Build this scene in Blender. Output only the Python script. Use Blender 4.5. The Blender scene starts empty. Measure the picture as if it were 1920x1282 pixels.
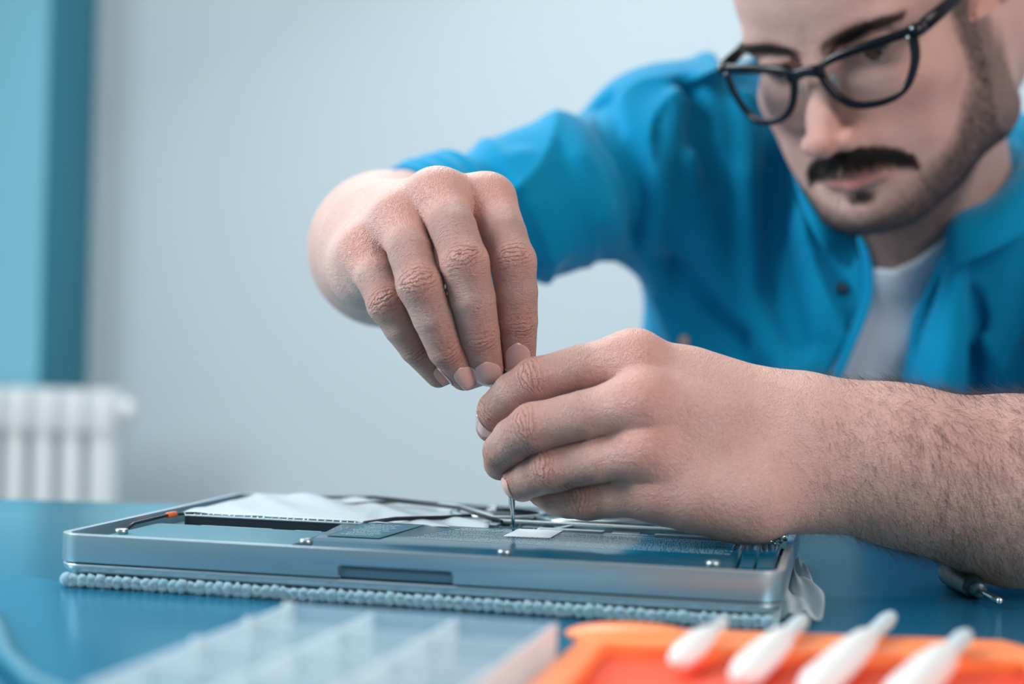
import bpy, bmesh, math, random
import numpy as np
from mathutils import Vector, Matrix
R = math.radians
random.seed(4); rng = np.random.default_rng(7)
SC = bpy.context.scene
COL = SC.collection
TZ = 0.75                                   # table top height
# ---------------------------------------------------------------- camera
FPX = 3000.0; ROLL = .0273; PITCH = -.0043
CAM = np.array([0, 0, TZ + .1141])
Fv = np.array([0, math.cos(PITCH), -math.sin(PITCH)]); U0 = np.array([0, math.sin(PITCH), math.cos(PITCH)]); R0 = np.array([1., 0, 0])
Rv = math.cos(ROLL)*R0 + math.sin(ROLL)*U0; Uv = math.cos(ROLL)*U0 - math.sin(ROLL)*R0
cd = bpy.data.cameras.new('camera'); cam = bpy.data.objects.new('camera', cd); COL.objects.link(cam)
cd.sensor_width = 36; cd.lens = 36*FPX/1920; cd.clip_start = .02; cd.clip_end = 50
cd.dof.use_dof = True; cd.dof.focus_distance = .79; cd.dof.aperture_fstop = 4.0
cam.matrix_world = Matrix(((Rv[0], Uv[0], -Fv[0], CAM[0]), (Rv[1], Uv[1], -Fv[1], CAM[1]), (Rv[2], Uv[2], -Fv[2], CAM[2]), (0, 0, 0, 1)))
SC.camera = cam
# ---------------------------------------------------------------- view, sky, lights
vs = SC.view_settings; vs.view_transform = 'Standard'; vs.look = 'None'; vs.gamma = 1; vs.exposure = 0.0; vs.use_curve_mapping = False
SC.cycles.use_denoising = True
SC.cycles.max_bounces = 8; SC.cycles.transparent_max_bounces = 16
W = bpy.data.worlds.new('daylight'); SC.world = W; W.use_nodes = True
_wt = W.node_tree; _bg = _wt.nodes['Background']; _bg.inputs[1].default_value = .38
def _wn(t, **p):
    x = _wt.nodes.new(t)
    for k, v in p.items(): setattr(x, k, v)
    return x
_tc = _wn('ShaderNodeTexCoord'); _sx = _wn('ShaderNodeSeparateXYZ'); _wt.links.new(_tc.outputs['Generated'], _sx.inputs[0])
def _ramp(sock, lo_, hi_, c0, c1):
    m_ = _wn('ShaderNodeMapRange'); _wt.links.new(sock, m_.inputs[0]); m_.inputs[1].default_value = lo_; m_.inputs[2].default_value = hi_; m_.interpolation_type = 'SMOOTHSTEP'
    x = _wn('ShaderNodeMix', data_type='RGBA'); _wt.links.new(m_.outputs[0], x.inputs[0])
    for i_, c_ in ((6, c0), (7, c1)):
        if isinstance(c_, tuple): x.inputs[i_].default_value = (*c_, 1)
        else: _wt.links.new(c_, x.inputs[i_])
    return x.outputs[2]
_side = _ramp(_sx.outputs[0], -.5, .75, (.01, .32, .45), (.95, .74, .66))      # dim teal room at the left, warm room at the right
_wt.links.new(_ramp(_sx.outputs[2], .05, .7, _side, (.74, .92, 1.0)), _bg.inputs[0])   # pale ceiling light above
def area(name, loc, target, size, power, color, sy=None):
    l = bpy.data.lights.new(name, 'AREA'); l.energy = power; l.color = color; l.size = size
    if sy: l.shape = 'RECTANGLE'; l.size_y = sy
    o = bpy.data.objects.new(name, l); COL.objects.link(o); o.location = loc
    o.rotation_euler = (Vector(target) - Vector(loc)).to_track_quat('-Z', 'Y').to_euler()
    return o
area('window_light', (-1.35, .62, 1.70), (.05, .85, .85), .65, 36, (.93, .97, 1.0), .9)
area('back_rim_light', (-.35, 2.2, 2.3), (.35, 1.1, .95), .8, 21, (.95, .98, 1.0))  # added from behind and above to rim the sleeve, not a fixture
area('warm_fill_light', (1.0, -.25, 1.6), (.15, .95, .92), .7, 16, (1.0, .86, .78))  # added warm fill from the right front; no lamp stands there
area('wall_fill_light', (.6, 1.9, 2.3), (.15, 3.1, 1.0), 1.6, 19, (.97, .98, 1.0))  # added only to brighten the back wall
# ---------------------------------------------------------------- helpers
def P(px, py, d):
    return CAM + d*(Fv + Rv*((px - 960)/FPX) - Uv*((py - 641)/FPX))
def lin(c):
    return tuple(((v/255)/12.92 if v/255 <= .04045 else ((v/255 + .055)/1.055)**2.4) for v in c)
def mat(name, col, rough=.5, metal=0, **kw):
    m = bpy.data.materials.new(name); m.use_nodes = True
    b = m.node_tree.nodes['Principled BSDF']
    b.inputs['Base Color'].default_value = (*col, 1); b.inputs['Roughness'].default_value = rough; b.inputs['Metallic'].default_value = metal
    for k, v in kw.items():
        b.inputs[k.replace('_', ' ')].default_value = v
    return m
class NT:
    def __init__(s, m): s.t = m.node_tree; s.b = s.t.nodes['Principled BSDF']
    def n(s, typ, ins=None, **props):
        x = s.t.nodes.new(typ)
        for k, v in props.items(): setattr(x, k, v)
        for k, v in (ins or {}).items():
            if isinstance(v, bpy.types.NodeSocket): s.t.links.new(v, x.inputs[k])
            else: x.inputs[k].default_value = v
        return x
    def math(s, op, a, b=0.0, c=0.0, clamp=False):
        x = s.n('ShaderNodeMath', {0: a, 1: b, 2: c}, operation=op); x.use_clamp = clamp
        return x.outputs[0]
    def mix(s, f, a, b):
        x = s.n('ShaderNodeMix', data_type='RGBA')
        for i, v in ((0, f), (6, a), (7, b)):
            if isinstance(v, bpy.types.NodeSocket): s.t.links.new(v, x.inputs[i])
            elif i == 0: x.inputs[0].default_value = v
            else: x.inputs[i].default_value = (*v, 1)
        return x.outputs[2]
    def noise(s, vec, scale, detail=3, rough=.5):
        return s.n('ShaderNodeTexNoise', {'Vector': vec, 'Scale': scale, 'Detail': detail, 'Roughness': rough}).outputs[0]
    def link(s, a, name): s.t.links.new(a, s.b.inputs[name])
    def bump(s, h, strength, dist, prev=None):
        d = {'Height': h, 'Strength': strength, 'Distance': dist}
        if prev is not None: d['Normal'] = prev
        return s.n('ShaderNodeBump', d).outputs[0]
def coords(nt): return nt.n('ShaderNodeTexCoord').outputs['Object']
def noisy(name, col, col2, scale, rough=.5, metal=0, bumpd=0, bscale=None, **kw):
    m = mat(name, col, rough, metal, **kw); t = NT(m); v = coords(t)
    t.link(t.mix(t.noise(v, scale), col, col2), 'Base Color')
    if bumpd: t.link(t.bump(t.noise(v, bscale or scale*3), 1.0, bumpd), 'Normal')
    return m
def empty(name, loc, rz=0.0):
    o = bpy.data.objects.new(name, None); COL.objects.link(o); o.location = loc; o.rotation_euler = (0, 0, rz); o.empty_display_size = .02
    return o
def tag(o, label=None, cat=None, group=None, kind=None):
    for k, v in (('label', label), ('category', cat), ('group', group), ('kind', kind)):
        if v: o[k] = v
    return o
def place(o, parent, world=False):
    if parent is not None:
        o.parent = parent
        if world: o.location = [-x for x in parent_loc(parent)]
    return o
def parent_loc(p):
    l = Vector((0, 0, 0))
    while p is not None: l += p.location; p = p.parent
    return l
def bmobj(name, bm, m, parent=None, smooth=True, world=False, bevel=0):
    me = bpy.data.meshes.new(name); bmesh.ops.recalc_face_normals(bm, faces=bm.faces); bm.to_mesh(me); bm.free()
    o = bpy.data.objects.new(name, me); COL.objects.link(o)
    for x in (m if isinstance(m, (list, tuple)) else [m]): me.materials.append(x)
    if smooth: me.polygons.foreach_set('use_smooth', [True]*len(me.polygons))
    if bevel:
        b = o.modifiers.new('bevel', 'BEVEL'); b.width = bevel; b.segments = 3; b.limit_method = 'ANGLE'; b.angle_limit = R(35)
    if smooth and not bevel:
        pass
    return place(o, parent, world)
def npobj(name, V, Fc, m, parent=None, world=False, attrs=None, smooth=True):
    me = bpy.data.meshes.new(name); V = np.asarray(V, np.float32); Fc = np.asarray(Fc, np.int32)
    me.vertices.add(len(V)); me.vertices.foreach_set('co', V.ravel())
    k = Fc.shape[1]
    me.loops.add(Fc.size); me.loops.foreach_set('vertex_index', Fc.ravel())
    me.polygons.add(len(Fc)); me.polygons.foreach_set('loop_start', np.arange(0, Fc.size, k, dtype=np.int32))
    me.update(calc_edges=True); me.validate()
    if smooth: me.polygons.foreach_set('use_smooth', np.ones(len(me.polygons), bool))
    for nm, (typ, arr) in (attrs or {}).items():
        a = me.attributes.new(nm, typ, 'POINT')
        a.data.foreach_set('vector' if typ == 'FLOAT_VECTOR' else ('color' if typ == 'FLOAT_COLOR' else 'value'), np.asarray(arr, np.float32).ravel())
    me.materials.append(m)
    o = bpy.data.objects.new(name, me); COL.objects.link(o)
    return place(o, parent, world)
def bx(bm, x0, x1, y0, y1, z0, z1, M=None):
    vs_ = [bm.verts.new((x, y, z)) for z in (z0, z1) for x, y in ((x0, y0), (x1, y0), (x1, y1), (x0, y1))]
    for f in ((0, 3, 2, 1), (4, 5, 6, 7), (0, 1, 5, 4), (1, 2, 6, 5), (2, 3, 7, 6), (3, 0, 4, 7)): bm.faces.new([vs_[i] for i in f])
    if M is not None: bmesh.ops.transform(bm, matrix=M, verts=vs_)
    return vs_
def box(name, x0, x1, y0, y1, z0, z1, m, parent=None, bevel=0):
    bm = bmesh.new(); bx(bm, x0, x1, y0, y1, z0, z1)
    return bmobj(name, bm, m, parent, smooth=bevel > 0, bevel=bevel)
def prism(bm, pts, z0, z1):
    a = [bm.verts.new((x, y, z0)) for x, y in pts]; b = [bm.verts.new((x, y, z1)) for x, y in pts]; n = len(pts)
    bm.faces.new(a[::-1]); bm.faces.new(b)
    for i in range(n): bm.faces.new((a[i], a[(i+1) % n], b[(i+1) % n], b[i]))
    return a + b
def rrect(x0, x1, y0, y1, r, n=8):
    out = []
    for cx, cy, a in ((x1-r, y1-r, 0), (x0+r, y1-r, 90), (x0+r, y0+r, 180), (x1-r, y0+r, 270)):
        for i in range(n+1): t = R(a + 90*i/n); out.append((cx + r*math.cos(t), cy + r*math.sin(t)))
    return out
def loft(bm, rings, cap=True, closed=True):
    rs = [[bm.verts.new(p) for p in r] for r in rings]; n = len(rs[0])
    for a, b in zip(rs, rs[1:]):
        for i in range(n if closed else n-1): bm.faces.new((a[i], a[(i+1) % n], b[(i+1) % n], b[i]))
    if cap and closed: bm.faces.new(rs[0][::-1]); bm.faces.new(rs[-1])
    return rs
def tube(bm, pts, rad, n=12, closed=False, flat=None):
    pts = [Vector(p) for p in pts]; rads = rad if isinstance(rad, (list, tuple)) else [rad]*len(pts); rings = []
    up = Vector((0, 0, 1)); N = len(pts)
    for i, p in enumerate(pts):
        t = (pts[(i+1) % N] - pts[i-1]) if closed else (pts[min(i+1, N-1)] - pts[max(i-1, 0)])
        t.normalize(); a = t.cross(up)
        if a.length < .05: a = t.cross(Vector((0, 1, 0)))
        a.normalize(); b = a.cross(t)
        f = flat or (1, 1)
        rings.append([bm.verts.new(p + rads[i]*(f[0]*math.cos(2*math.pi*k/n)*a + f[1]*math.sin(2*math.pi*k/n)*b)) for k in range(n)])
    pr = list(zip(rings, rings[1:] + rings[:1])) if closed else list(zip(rings, rings[1:]))
    for a, b in pr:
        for i in range(n): bm.faces.new((a[i], a[(i+1) % n], b[(i+1) % n], b[i]))
    if not closed: bm.faces.new(rings[0][::-1]); bm.faces.new(rings[-1])
def lathe(bm, prof, n=24, M=None):
    rings = [[bm.verts.new((r*math.cos(2*math.pi*k/n), r*math.sin(2*math.pi*k/n), z)) for k in range(n)] for r, z in prof]
    for a, b in zip(rings, rings[1:]):
        for i in range(n): bm.faces.new((a[i], a[(i+1) % n], b[(i+1) % n], b[i]))
    bm.faces.new(rings[0][::-1]); bm.faces.new(rings[-1])
    if M is not None: bmesh.ops.transform(bm, matrix=M, verts=[v for r in rings for v in r])
def align(a, b):
    a = Vector(a); b = Vector(b); z = (b-a).normalized()
    return Matrix.Translation(a) @ z.to_track_quat('Z', 'Y').to_matrix().to_4x4()
def boolean_cut(o, cutters):
    for c in cutters:
        md = o.modifiers.new('cut', 'BOOLEAN'); md.operation = 'DIFFERENCE'; md.object = c; md.solver = 'EXACT'
    bpy.context.view_layer.update()
    dg = bpy.context.evaluated_depsgraph_get(); me = bpy.data.meshes.new_from_object(o.evaluated_get(dg))
    o.modifiers.clear(); o.data = me
    for c in cutters: bpy.data.objects.remove(c)
def copy_tree(o, parent=None):
    c = o.copy(); COL.objects.link(c)
    if parent is not None: c.parent = parent
    for ch in list(o.children): copy_tree(ch, c)
    return c
# ---------------------------------------------------------------- signed distance modelling
def smin(a, b, k):
    h = np.maximum(k - np.abs(a-b), 0)/k
    return np.minimum(a, b) - h*h*k*.25
def smax(a, b, k): return -smin(-a, -b, k)
def cone(p, a, b, ra, rb):
    a = np.asarray(a, np.float32); b = np.asarray(b, np.float32); ba = b-a; pa = p-a
    t = np.clip(pa@ba/max(float(ba@ba), 1e-12), 0, 1)
    return np.linalg.norm(pa - t[:, None]*ba, axis=1) - (ra + (rb-ra)*t)
def ell(p, c, r):
    r = np.asarray(r, np.float32); q = (p - np.asarray(c, np.float32))
    k0 = np.linalg.norm(q/r, axis=1); k1 = np.linalg.norm(q/(r*r), axis=1)
    return k0*(k0-1)/np.maximum(k1, 1e-9)
def chain(p, pts, rads, k):
    d = None
    for i in range(len(pts)-1):
        c = cone(p, pts[i], pts[i+1], rads[i], rads[i+1]); d = c if d is None else smin(d, c, k)
    return d
def ev(fn, Pn, ch=400000):
    return np.concatenate([fn(Pn[i:i+ch].astype(np.float32)) for i in range(0, len(Pn), ch)]) if len(Pn) else np.zeros(0)
def sdf_mesh(fn, lo, hi, h, C=6, newton=2, margin=1.35):
    lo = np.asarray(lo, float); n = np.ceil((np.asarray(hi)-lo)/h/C).astype(int)
    g = np.stack(np.meshgrid(*[np.arange(k) for k in n], indexing='ij'), -1).reshape(-1, 3)
    dc = ev(fn, lo + (g+.5)*C*h)
    N = n*C + 1
    vol = np.repeat(np.repeat(np.repeat(dc.reshape(n), C, 0), C, 1), C, 2).astype(np.float32)
    vol = np.pad(vol, ((0, 1),)*3, mode='edge')
    act = g[np.abs(dc) < C*h*.87*margin]
    off = np.stack(np.meshgrid(*[np.arange(C+1)]*3, indexing='ij'), -1).reshape(-1, 3)
    for i in range(0, len(act), 1500):
        idx = (act[i:i+1500, None]*C + off[None]).reshape(-1, 3)
        vol[idx[:, 0], idx[:, 1], idx[:, 2]] = ev(fn, lo + idx*h)
    s = vol < 0
    al = np.ones(tuple(N-1), bool); an = np.zeros(tuple(N-1), bool)
    for dx in (0, 1):
        for dy in (0, 1):
            for dz in (0, 1):
                q = s[dx:dx+N[0]-1, dy:dy+N[1]-1, dz:dz+N[2]-1]; al &= q; an |= q
    cells = np.argwhere(an & ~al); del al, an
    imap = np.full(tuple(N-1), -1, np.int32); imap[tuple(cells.T)] = np.arange(len(cells))
    acc = np.zeros((len(cells), 3)); cnt = np.zeros(len(cells))
    cor = [(a, b, c) for a in (0, 1) for b in (0, 1) for c in (0, 1)]
    for a in cor:
        for ax in range(3):
            if a[ax]: continue
            b = list(a); b[ax] = 1
            va = vol[cells[:, 0]+a[0], cells[:, 1]+a[1], cells[:, 2]+a[2]]; vb = vol[cells[:, 0]+b[0], cells[:, 1]+b[1], cells[:, 2]+b[2]]
            m = (va < 0) != (vb < 0); t = va[m]/(va[m]-vb[m]); q = np.tile(np.array(a, float), (m.sum(), 1)); q[:, ax] = t
            acc[m] += q; cnt[m] += 1
    V = lo + (cells + acc/cnt[:, None])*h
    Fs = []
    for ax in range(3):
        o1, o2 = [(1, 2), (2, 0), (0, 1)][ax]
        sl0 = [slice(None)]*3; sl1 = [slice(None)]*3; sl0[ax] = slice(0, -1); sl1[ax] = slice(1, None)
        a = s[tuple(sl0)]; b = s[tuple(sl1)]; e = np.argwhere(a != b)
        e = e[(e[:, o1] > 0) & (e[:, o2] > 0) & (e[:, o1] < N[o1]-1) & (e[:, o2] < N[o2]-1)]
        ins = a[tuple(e.T)]
        def cid(d1, d2):
            c = e.copy(); c[:, o1] -= d1; c[:, o2] -= d2; return imap[tuple(c.T)]
        q = np.stack([cid(1, 1), cid(0, 1), cid(0, 0), cid(1, 0)], 1); q[~ins] = q[~ins][:, ::-1]; Fs.append(q)
    Fq = np.concatenate(Fs); Fq = Fq[(Fq >= 0).all(1)]
    del vol, s, imap
    for _ in range(newton):
        d = ev(fn, V); G = grad(fn, V, h*.5); g2 = np.maximum((G*G).sum(1), .05)
        st = np.clip(d/g2, -h, h)[:, None]*G; V = V - st
    return V, Fq
def grad(fn, V, e=.0004):
    V = np.asarray(V, float); G = np.zeros((len(V), 3))
    for i in range(3):
        o = np.zeros(3); o[i] = e
        G[:, i] = (ev(fn, V+o) - ev(fn, V-o))/(2*e)
    return G
def march(fn, px, py, d0=.5, dmax=2.0):
    dirv = Fv + Rv*((px-960)/FPX) - Uv*((py-641)/FPX); L = np.linalg.norm(dirv); t = d0
    for _ in range(160):
        v = float(fn((CAM + dirv*t)[None].astype(np.float32))[0])
        if v < 2e-4: return CAM + dirv*t, t
        t += v*.8/L
        if t > dmax: break
    return None, None
def hairs(name, roots, dirs, lens, rad, m, parent, curl=.25, droop=(0, 0, -1), segs=4, stuff=True):
    n = len(roots); roots = np.asarray(roots, float); d = np.asarray(dirs, float); d /= np.linalg.norm(d, axis=1)[:, None]
    lens = np.asarray(lens, float)[:, None]*np.ones((n, 1)); cv = rng.normal(size=(n, 3))*curl + np.asarray(droop)*curl
    r = np.cross(d, rng.normal(size=(n, 3))); r /= np.linalg.norm(r, axis=1)[:, None]; b = np.cross(d, r)
    Vs = []
    for s_ in range(segs+1):
        t = s_/segs; c = roots + d*lens*t + cv*lens*t*t*.5; rr = rad*(1 - .85*t)
        for k in range(3):
            a = 2*math.pi*k/3; Vs.append(c + rr*(math.cos(a)*r + math.sin(a)*b))
    V = np.stack(Vs, 1).reshape(-1, 3); per = 3*(segs+1); base = np.arange(n)[:, None]*per; F_ = []
    for s_ in range(segs):
        for k in range(3):
            a = s_*3+k; b2 = s_*3+(k+1) % 3; F_.append(np.concatenate([base+a, base+b2, base+b2+3, base+a+3], 1))
    o = npobj(name, V, np.concatenate(F_), m, parent, world=True)
    if stuff: o['kind'] = 'stuff'
    return o
# ---------------------------------------------------------------- materials
M = {}
M['wall'] = noisy('wall_paint', (.56, .67, .725), (.58, .69, .745), 3, .85, bumpd=.0004, bscale=400)
M['ceil'] = mat('ceiling_paint', (.8, .83, .85), .9)
M['floor'] = noisy('floor_laminate', (.28, .30, .31), (.34, .35, .36), 4, .5)
M['teal'] = noisy('shaded_teal_return', (.0, .165, .235), (.0, .18, .26), 5, .5)  # dark teal holds the shade on the wall return's side face
M['bluepane'] = noisy('blue_blind_fabric', (.19, .50, .62), (.22, .54, .66), 2, .8)
M['radiator'] = mat('radiator_enamel', (.80, .84, .86), .35)
m = M['table'] = mat('dark_blue_lacquered_tabletop', (.002, .07, .15), .5); t = NT(m); v = coords(t)
_df = t.n('ShaderNodeBsdfDiffuse', {'Color': t.mix(t.noise(v, 60), (.002, .10, .195), (.003, .115, .22))}); _bp = t.bump(t.noise(v, 1800), 1.0, .00002)
_gs = t.n('ShaderNodeBsdfGlossy', {'Color': (.54, .90, 1.0, 1), 'Roughness': .20, 'Normal': _bp}); _frn = t.n('ShaderNodeFresnel', {'IOR': 3.2})
_mx = t.n('ShaderNodeMixShader', {0: _frn.outputs[0], 1: _df.outputs[0], 2: _gs.outputs[0]})
t.t.links.new(_mx.outputs[0], [n_ for n_ in t.t.nodes if n_.type == 'OUTPUT_MATERIAL'][0].inputs[0]); t.t.nodes.remove(t.b)
M['tableleg'] = mat('table_leg_metal', (.1, .11, .12), .4, 1)
M['alu'] = noisy('anodised_aluminium', (.46, .57, .62), (.48, .59, .64), 900, .34, .85, bumpd=.00001, bscale=4000)
M['black_gloss'] = mat('battery_wrap_black', (.002, .075, .125), .16, 0, IOR=1.28)
M['black'] = mat('black_plastic', (.008, .02, .03), .45)
M['panel'] = noisy('drive_cover_grey', (.015, .15, .21), (.02, .17, .235), 300, .5, .0)
M['pcb'] = noisy('circuit_board_teal', (.01, .09, .12), (.03, .16, .19), 260, .4)
M['chip'] = mat('chip_black', (.01, .03, .04), .3)
M['chipgrey'] = mat('shield_metal', (.42, .52, .56), .3, .9)
M['white'] = mat('white_sticker', (.68, .78, .82), .6)
M['ink'] = mat('printed_ink_white', (.42, .58, .64), .6)
M['inkline'] = mat('printed_line_dark', (.0, .02, .04), .6)
M['copper'] = mat('heat_pipe_copper', (.36, .42, .44), .3, .9)
M['orange_part'] = mat('orange_connector', (.75, .16, .06), .5)
M['steel'] = mat('tool_steel', (.52, .58, .60), .18, 1)
M['grip'] = noisy('black_rubber_grip', (.012, .045, .065), (.02, .06, .08), 300, .35)
M['tray'] = noisy('orange_plastic', (.95, .24, .075), (.98, .29, .09), 30, .35, Subsurface_Weight=.1, Subsurface_Scale=.004)
M['trayred'] = mat('orange_red_plastic', (.95, .085, .035), .35)
M['bit'] = mat('white_nylon', (.80, .83, .84), .35)
M['cable'] = mat('teal_cable_rubber', (.0, .16, .25), .4)
m = M['cloth'] = mat('knitted_cotton', (.42, .62, .70), .95, 0, Sheen_Weight=.5)
t = NT(m); v = coords(t); t.link(t.bump(t.noise(v, 1600, 4), 1, .0006), 'Normal')
t.link(t.mix(t.noise(v, 260), (.15, .35, .45), (.36, .56, .66)), 'Base Color')
def clearmat(name, col, alpha, rough=.08):
    m = mat(name, col, rough); m.node_tree.nodes['Principled BSDF'].inputs['Alpha'].default_value = alpha
    t = NT(m); f = t.n('ShaderNodeLayerWeight', {'Blend': .45}).outputs['Facing']
    t.link(t.math('ADD', t.math('MULTIPLY', f, .55), alpha, clamp=True), 'Alpha')
    return m
M['clear'] = clearmat('clear_polystyrene', (.66, .80, .87), .28, .2)
M['film'] = clearmat('clear_film', (.72, .84, .89), .26, .2)
_m = M['daylight'] = mat('glowing_glass', (.8, .9, 1), .2); _m.node_tree.nodes['Principled BSDF'].inputs['Emission Color'].default_value = (.80, .93, 1, 1); _m.node_tree.nodes['Principled BSDF'].inputs['Emission Strength'].default_value = 3.0  # glow for the added panes out of view
def structure(o): o['kind'] = 'structure'; return o
# ---------------------------------------------------------------- room
structure(box('floor', -3.5, 3.5, -1.5, 3.3, -.05, 0, M['floor']))
structure(box('wall_back', -.90, 3.5, 3.12, 3.24, 0, 2.9, M['wall']))
structure(box('wall_right', 3.4, 3.5, 1.2, 3.24, 0, 2.9, mat('warm_wall_paint', (.72, .62, .54), .9)))
structure(box('wall_left', -3.5, -.834, 2.82, 2.86, 0, 2.9, M['bluepane']))
structure(box('trim_1', -.90, -.826, 2.832, 3.24, 0, 2.9, M['teal'], bevel=.004))
wf = structure(box('added_window_1', -2.6, -1.0, 2.78, 2.825, 1.50, 2.6, M['radiator']))  # unseen opening with glowing panes, added to brighten the tabletop reflection
for x0, x1 in ((-2.54, -1.83), (-1.77, -1.06)):
    gp = box('glow_pane', x0, x1, 2.77, 2.79, 1.56, 2.54, M['daylight'], wf)
# ---------------------------------------------------------------- radiator
rad = tag(empty('radiator', (-.665, 2.73, .12)), 'white column radiator standing against the wall beneath the blue panel', 'radiator')
rsec = None
for i in range(16):
    bm = bmesh.new(); x = -.026 - i*.0475
    prism(bm, rrect(x-.0175, x+.0175, -.05, .045, .018, 5), .06, .60)
    prism(bm, rrect(x-.0235, x+.0235, -.055, .05, .022, 5), .585, .655)
    prism(bm, rrect(x-.0235, x+.0235, -.055, .05, .022, 5), .0, .07)
    o = bmobj('section', bm, M['radiator'], rad, bevel=.006)
bm = bmesh.new(); tube(bm, [(.0, 0, .62), (.02, 0, .62)], .02, 16); bmobj('end_plug', bm, M['radiator'], rad)
for x in (-.1, -.75): bm = bmesh.new(); tube(bm, [(x, .0, -.12), (x, 0, .01)], .012, 10); bmobj('foot', bm, M['radiator'], rad)
# ---------------------------------------------------------------- table
tab = tag(empty('work_table', (0, .6, 0)), 'dark blue glossy work table under the open laptop', 'table')
bm = bmesh.new(); prism(bm, rrect(-1.0, 1.1, -.45, .515, .01, 4), TZ-.03, TZ); bmobj('tabletop', bm, M['table'], tab, bevel=.002)
for x in (-.93, 1.03):
    for y in (-.4, .46): box('leg', x-.02, x+.02, y-.02, y+.02, 0, TZ-.03, M['tableleg'], tab)
# ---------------------------------------------------------------- laptop
LW, LD, YAW = .325, .229, -.2092
lap = tag(empty('laptop', (-.2022, .7336, TZ+.005), YAW), 'silver laptop with its bottom cover removed, lying closed on a knitted cloth', 'laptop')
def pl(name, pts, z0, z1, m, parent=lap, bevel=0):
    bm = bmesh.new(); prism(bm, pts, z0, z1); return bmobj(name, bm, m, parent, smooth=bevel > 0, bevel=bevel)
bm = bmesh.new(); loft(bm, [[(x_, y_, z_) for x_, y_ in rrect(-.0053+q_, LW-.0005-q_, .0005+q_, LD-.0005-q_, .011-q_*.5)] for q_, z_ in ((.0065, 0), (.0035, .0006), (.0014, .0020), (.0003, .0036), (0, .0046), (.0002, .0052))])
bmobj('display_lid', bm, M['alu'], lap)
pl('rubber_seal', rrect(-.0028, LW-.003, .003, LD-.003, .009), .0050, .0062, M['black'])
case = pl('base_case', rrect(-.0058, LW, 0, LD, .012, 12), .0062, .0188, M['alu'])
ca = pl('c1', rrect(-.0024, LW-.0034, .0042, LD-.004, .008), .0105, .03, M['alu'], None)
ca.matrix_world = lap.matrix_basis.copy()
cb = pl('c2', [((LW*.5-.0055)-.0265+.006*0, -.002), ((LW*.5-.0055)+.0265, -.002), ((LW*.5-.0055)+.0265, .0028), ((LW*.5-.0055)-.0265, .0028)], .003, .0118, M['alu'], None, bevel=.0022)
for c in (ca, cb): c.location = lap.location; c.rotation_euler = lap.rotation_euler
bpy.context.view_layer.update()
ca.matrix_world = cb.matrix_world = lap.matrix_world.copy()
boolean_cut(case, [ca, cb])
bv = case.modifiers.new('bevel', 'BEVEL'); bv.width = .0011; bv.segments = 3; bv.limit_method = 'ANGLE'; bv.angle_limit = R(40)
case.data.polygons.foreach_set('use_smooth', [True]*len(case.data.polygons))
pl('thumb_notch', rrect((LW*.5-.0055)-.0262, (LW*.5-.0055)+.0262, .0015, .0032, .0008), .0064, .0100, mat('shaded_notch_alu', (.16, .27, .33), .4, .8), bevel=.0004)  # recess shade put into the colour: case aluminium painted darker
ZF = .0106                                                 # interior floor (laptop local)
pl('interior_plate', rrect(-.0022, LW-.0036, .0044, LD-.0044, .008), ZF, ZF+.0006, M['panel'])
# drive cover at the left, with the dark slot behind it
pl('drive_cover', rrect(.008, .100, .010, .082, .003), ZF, .0160, M['panel'], bevel=.0008)
pl('drive_slot', [(.012, .083), (.100, .083), (.106, .108), (.012, .108)], ZF, .0130, M['black'])
pl('drive_bracket', rrect(.012, .108, .106, .110, .001), ZF, .0172, M['black'])
pl('bracket_rail', rrect(.012, .108, .1057, .1102, .001), .0172, .0181, M['chipgrey'], bevel=.0003)
pl('bracket_bar', rrect(.030, .068, .0845, .087, .001), .0130, .0155, M['chipgrey'])
pl('bracket_bar', rrect(.080, .094, .0845, .087, .001), .0130, .0155, M['chipgrey'])
# battery: a raised black slab with a rounded front edge and a cut corner at the left
bat = None
bm = bmesh.new()
prof = [(.006, .0125), (.012, .0150), (.030, .0156), (.036, .0168), (.043, .0176), (.119, .0178), (.121, .0170), (.121, .0110)]
xl = lambda y: .1055 - .010*max(0, (y-.02))/.1
rings = []
rings.append([(xl(y), y, ZF) for y, z in prof]); rings.append([(xl(y)+.0002, y, z-.0008) for y, z in prof]); rings.append([(xl(y)+.0016, y, z) for y, z in prof])
rings.append([(.3005, y, z) for y, z in prof]); rings.append([(.3025, y, z-.0008) for y, z in prof]); rings.append([(.303, y, ZF) for y, z in prof])
bat_bm = bm; rs = loft(bm, rings, cap=False, closed=False)
bat = bmobj('battery', bm, M['black_gloss'], lap)
pl('label_outline', [(.108, .052), (.134, .052), (.139, .116), (.108, .116)], .01782, .01788, M['inkline'], bat)
pl('rating_label', [(.1088, .0528), (.1335, .0528), (.1383, .1152), (.1088, .1152)], .01788, .01794, noisy('label_grey', (.004, .095, .15), (.006, .11, .165), 50, .4), bat)
def textrows(rows, name='printed_text', parent=bat, z=.01790):
    bm = bmesh.new()
    for x0, x1, y, hgt in rows:
        x = x0
        while x < x1:
            w = random.choice((.0004, .0006, .0008, .0011)); bx(bm, x, x+w, y, y+hgt, z, z+.00003); x += w + random.choice((.00025, .0003, .0007))
    o = bmobj(name, bm, M['ink'], parent, smooth=False); o['kind'] = 'stuff'; return o
textrows([(.112+.001*(k % 3), .128+.002*(k % 2), .062+k*.0062, .0016) for k in range(8)], z=.01796)
textrows([(.147+.0016*k, .298-.003*(k % 2), .062+k*.0058, .0013 if k < 7 else .0022) for k in range(9)], z=.01786)
pl('white_sticker', [(.1868, .0865), (.2095, .0885), (.2098, .1225), (.1873, .1205)], .0179, .01805, M['white'], bat)
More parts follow.
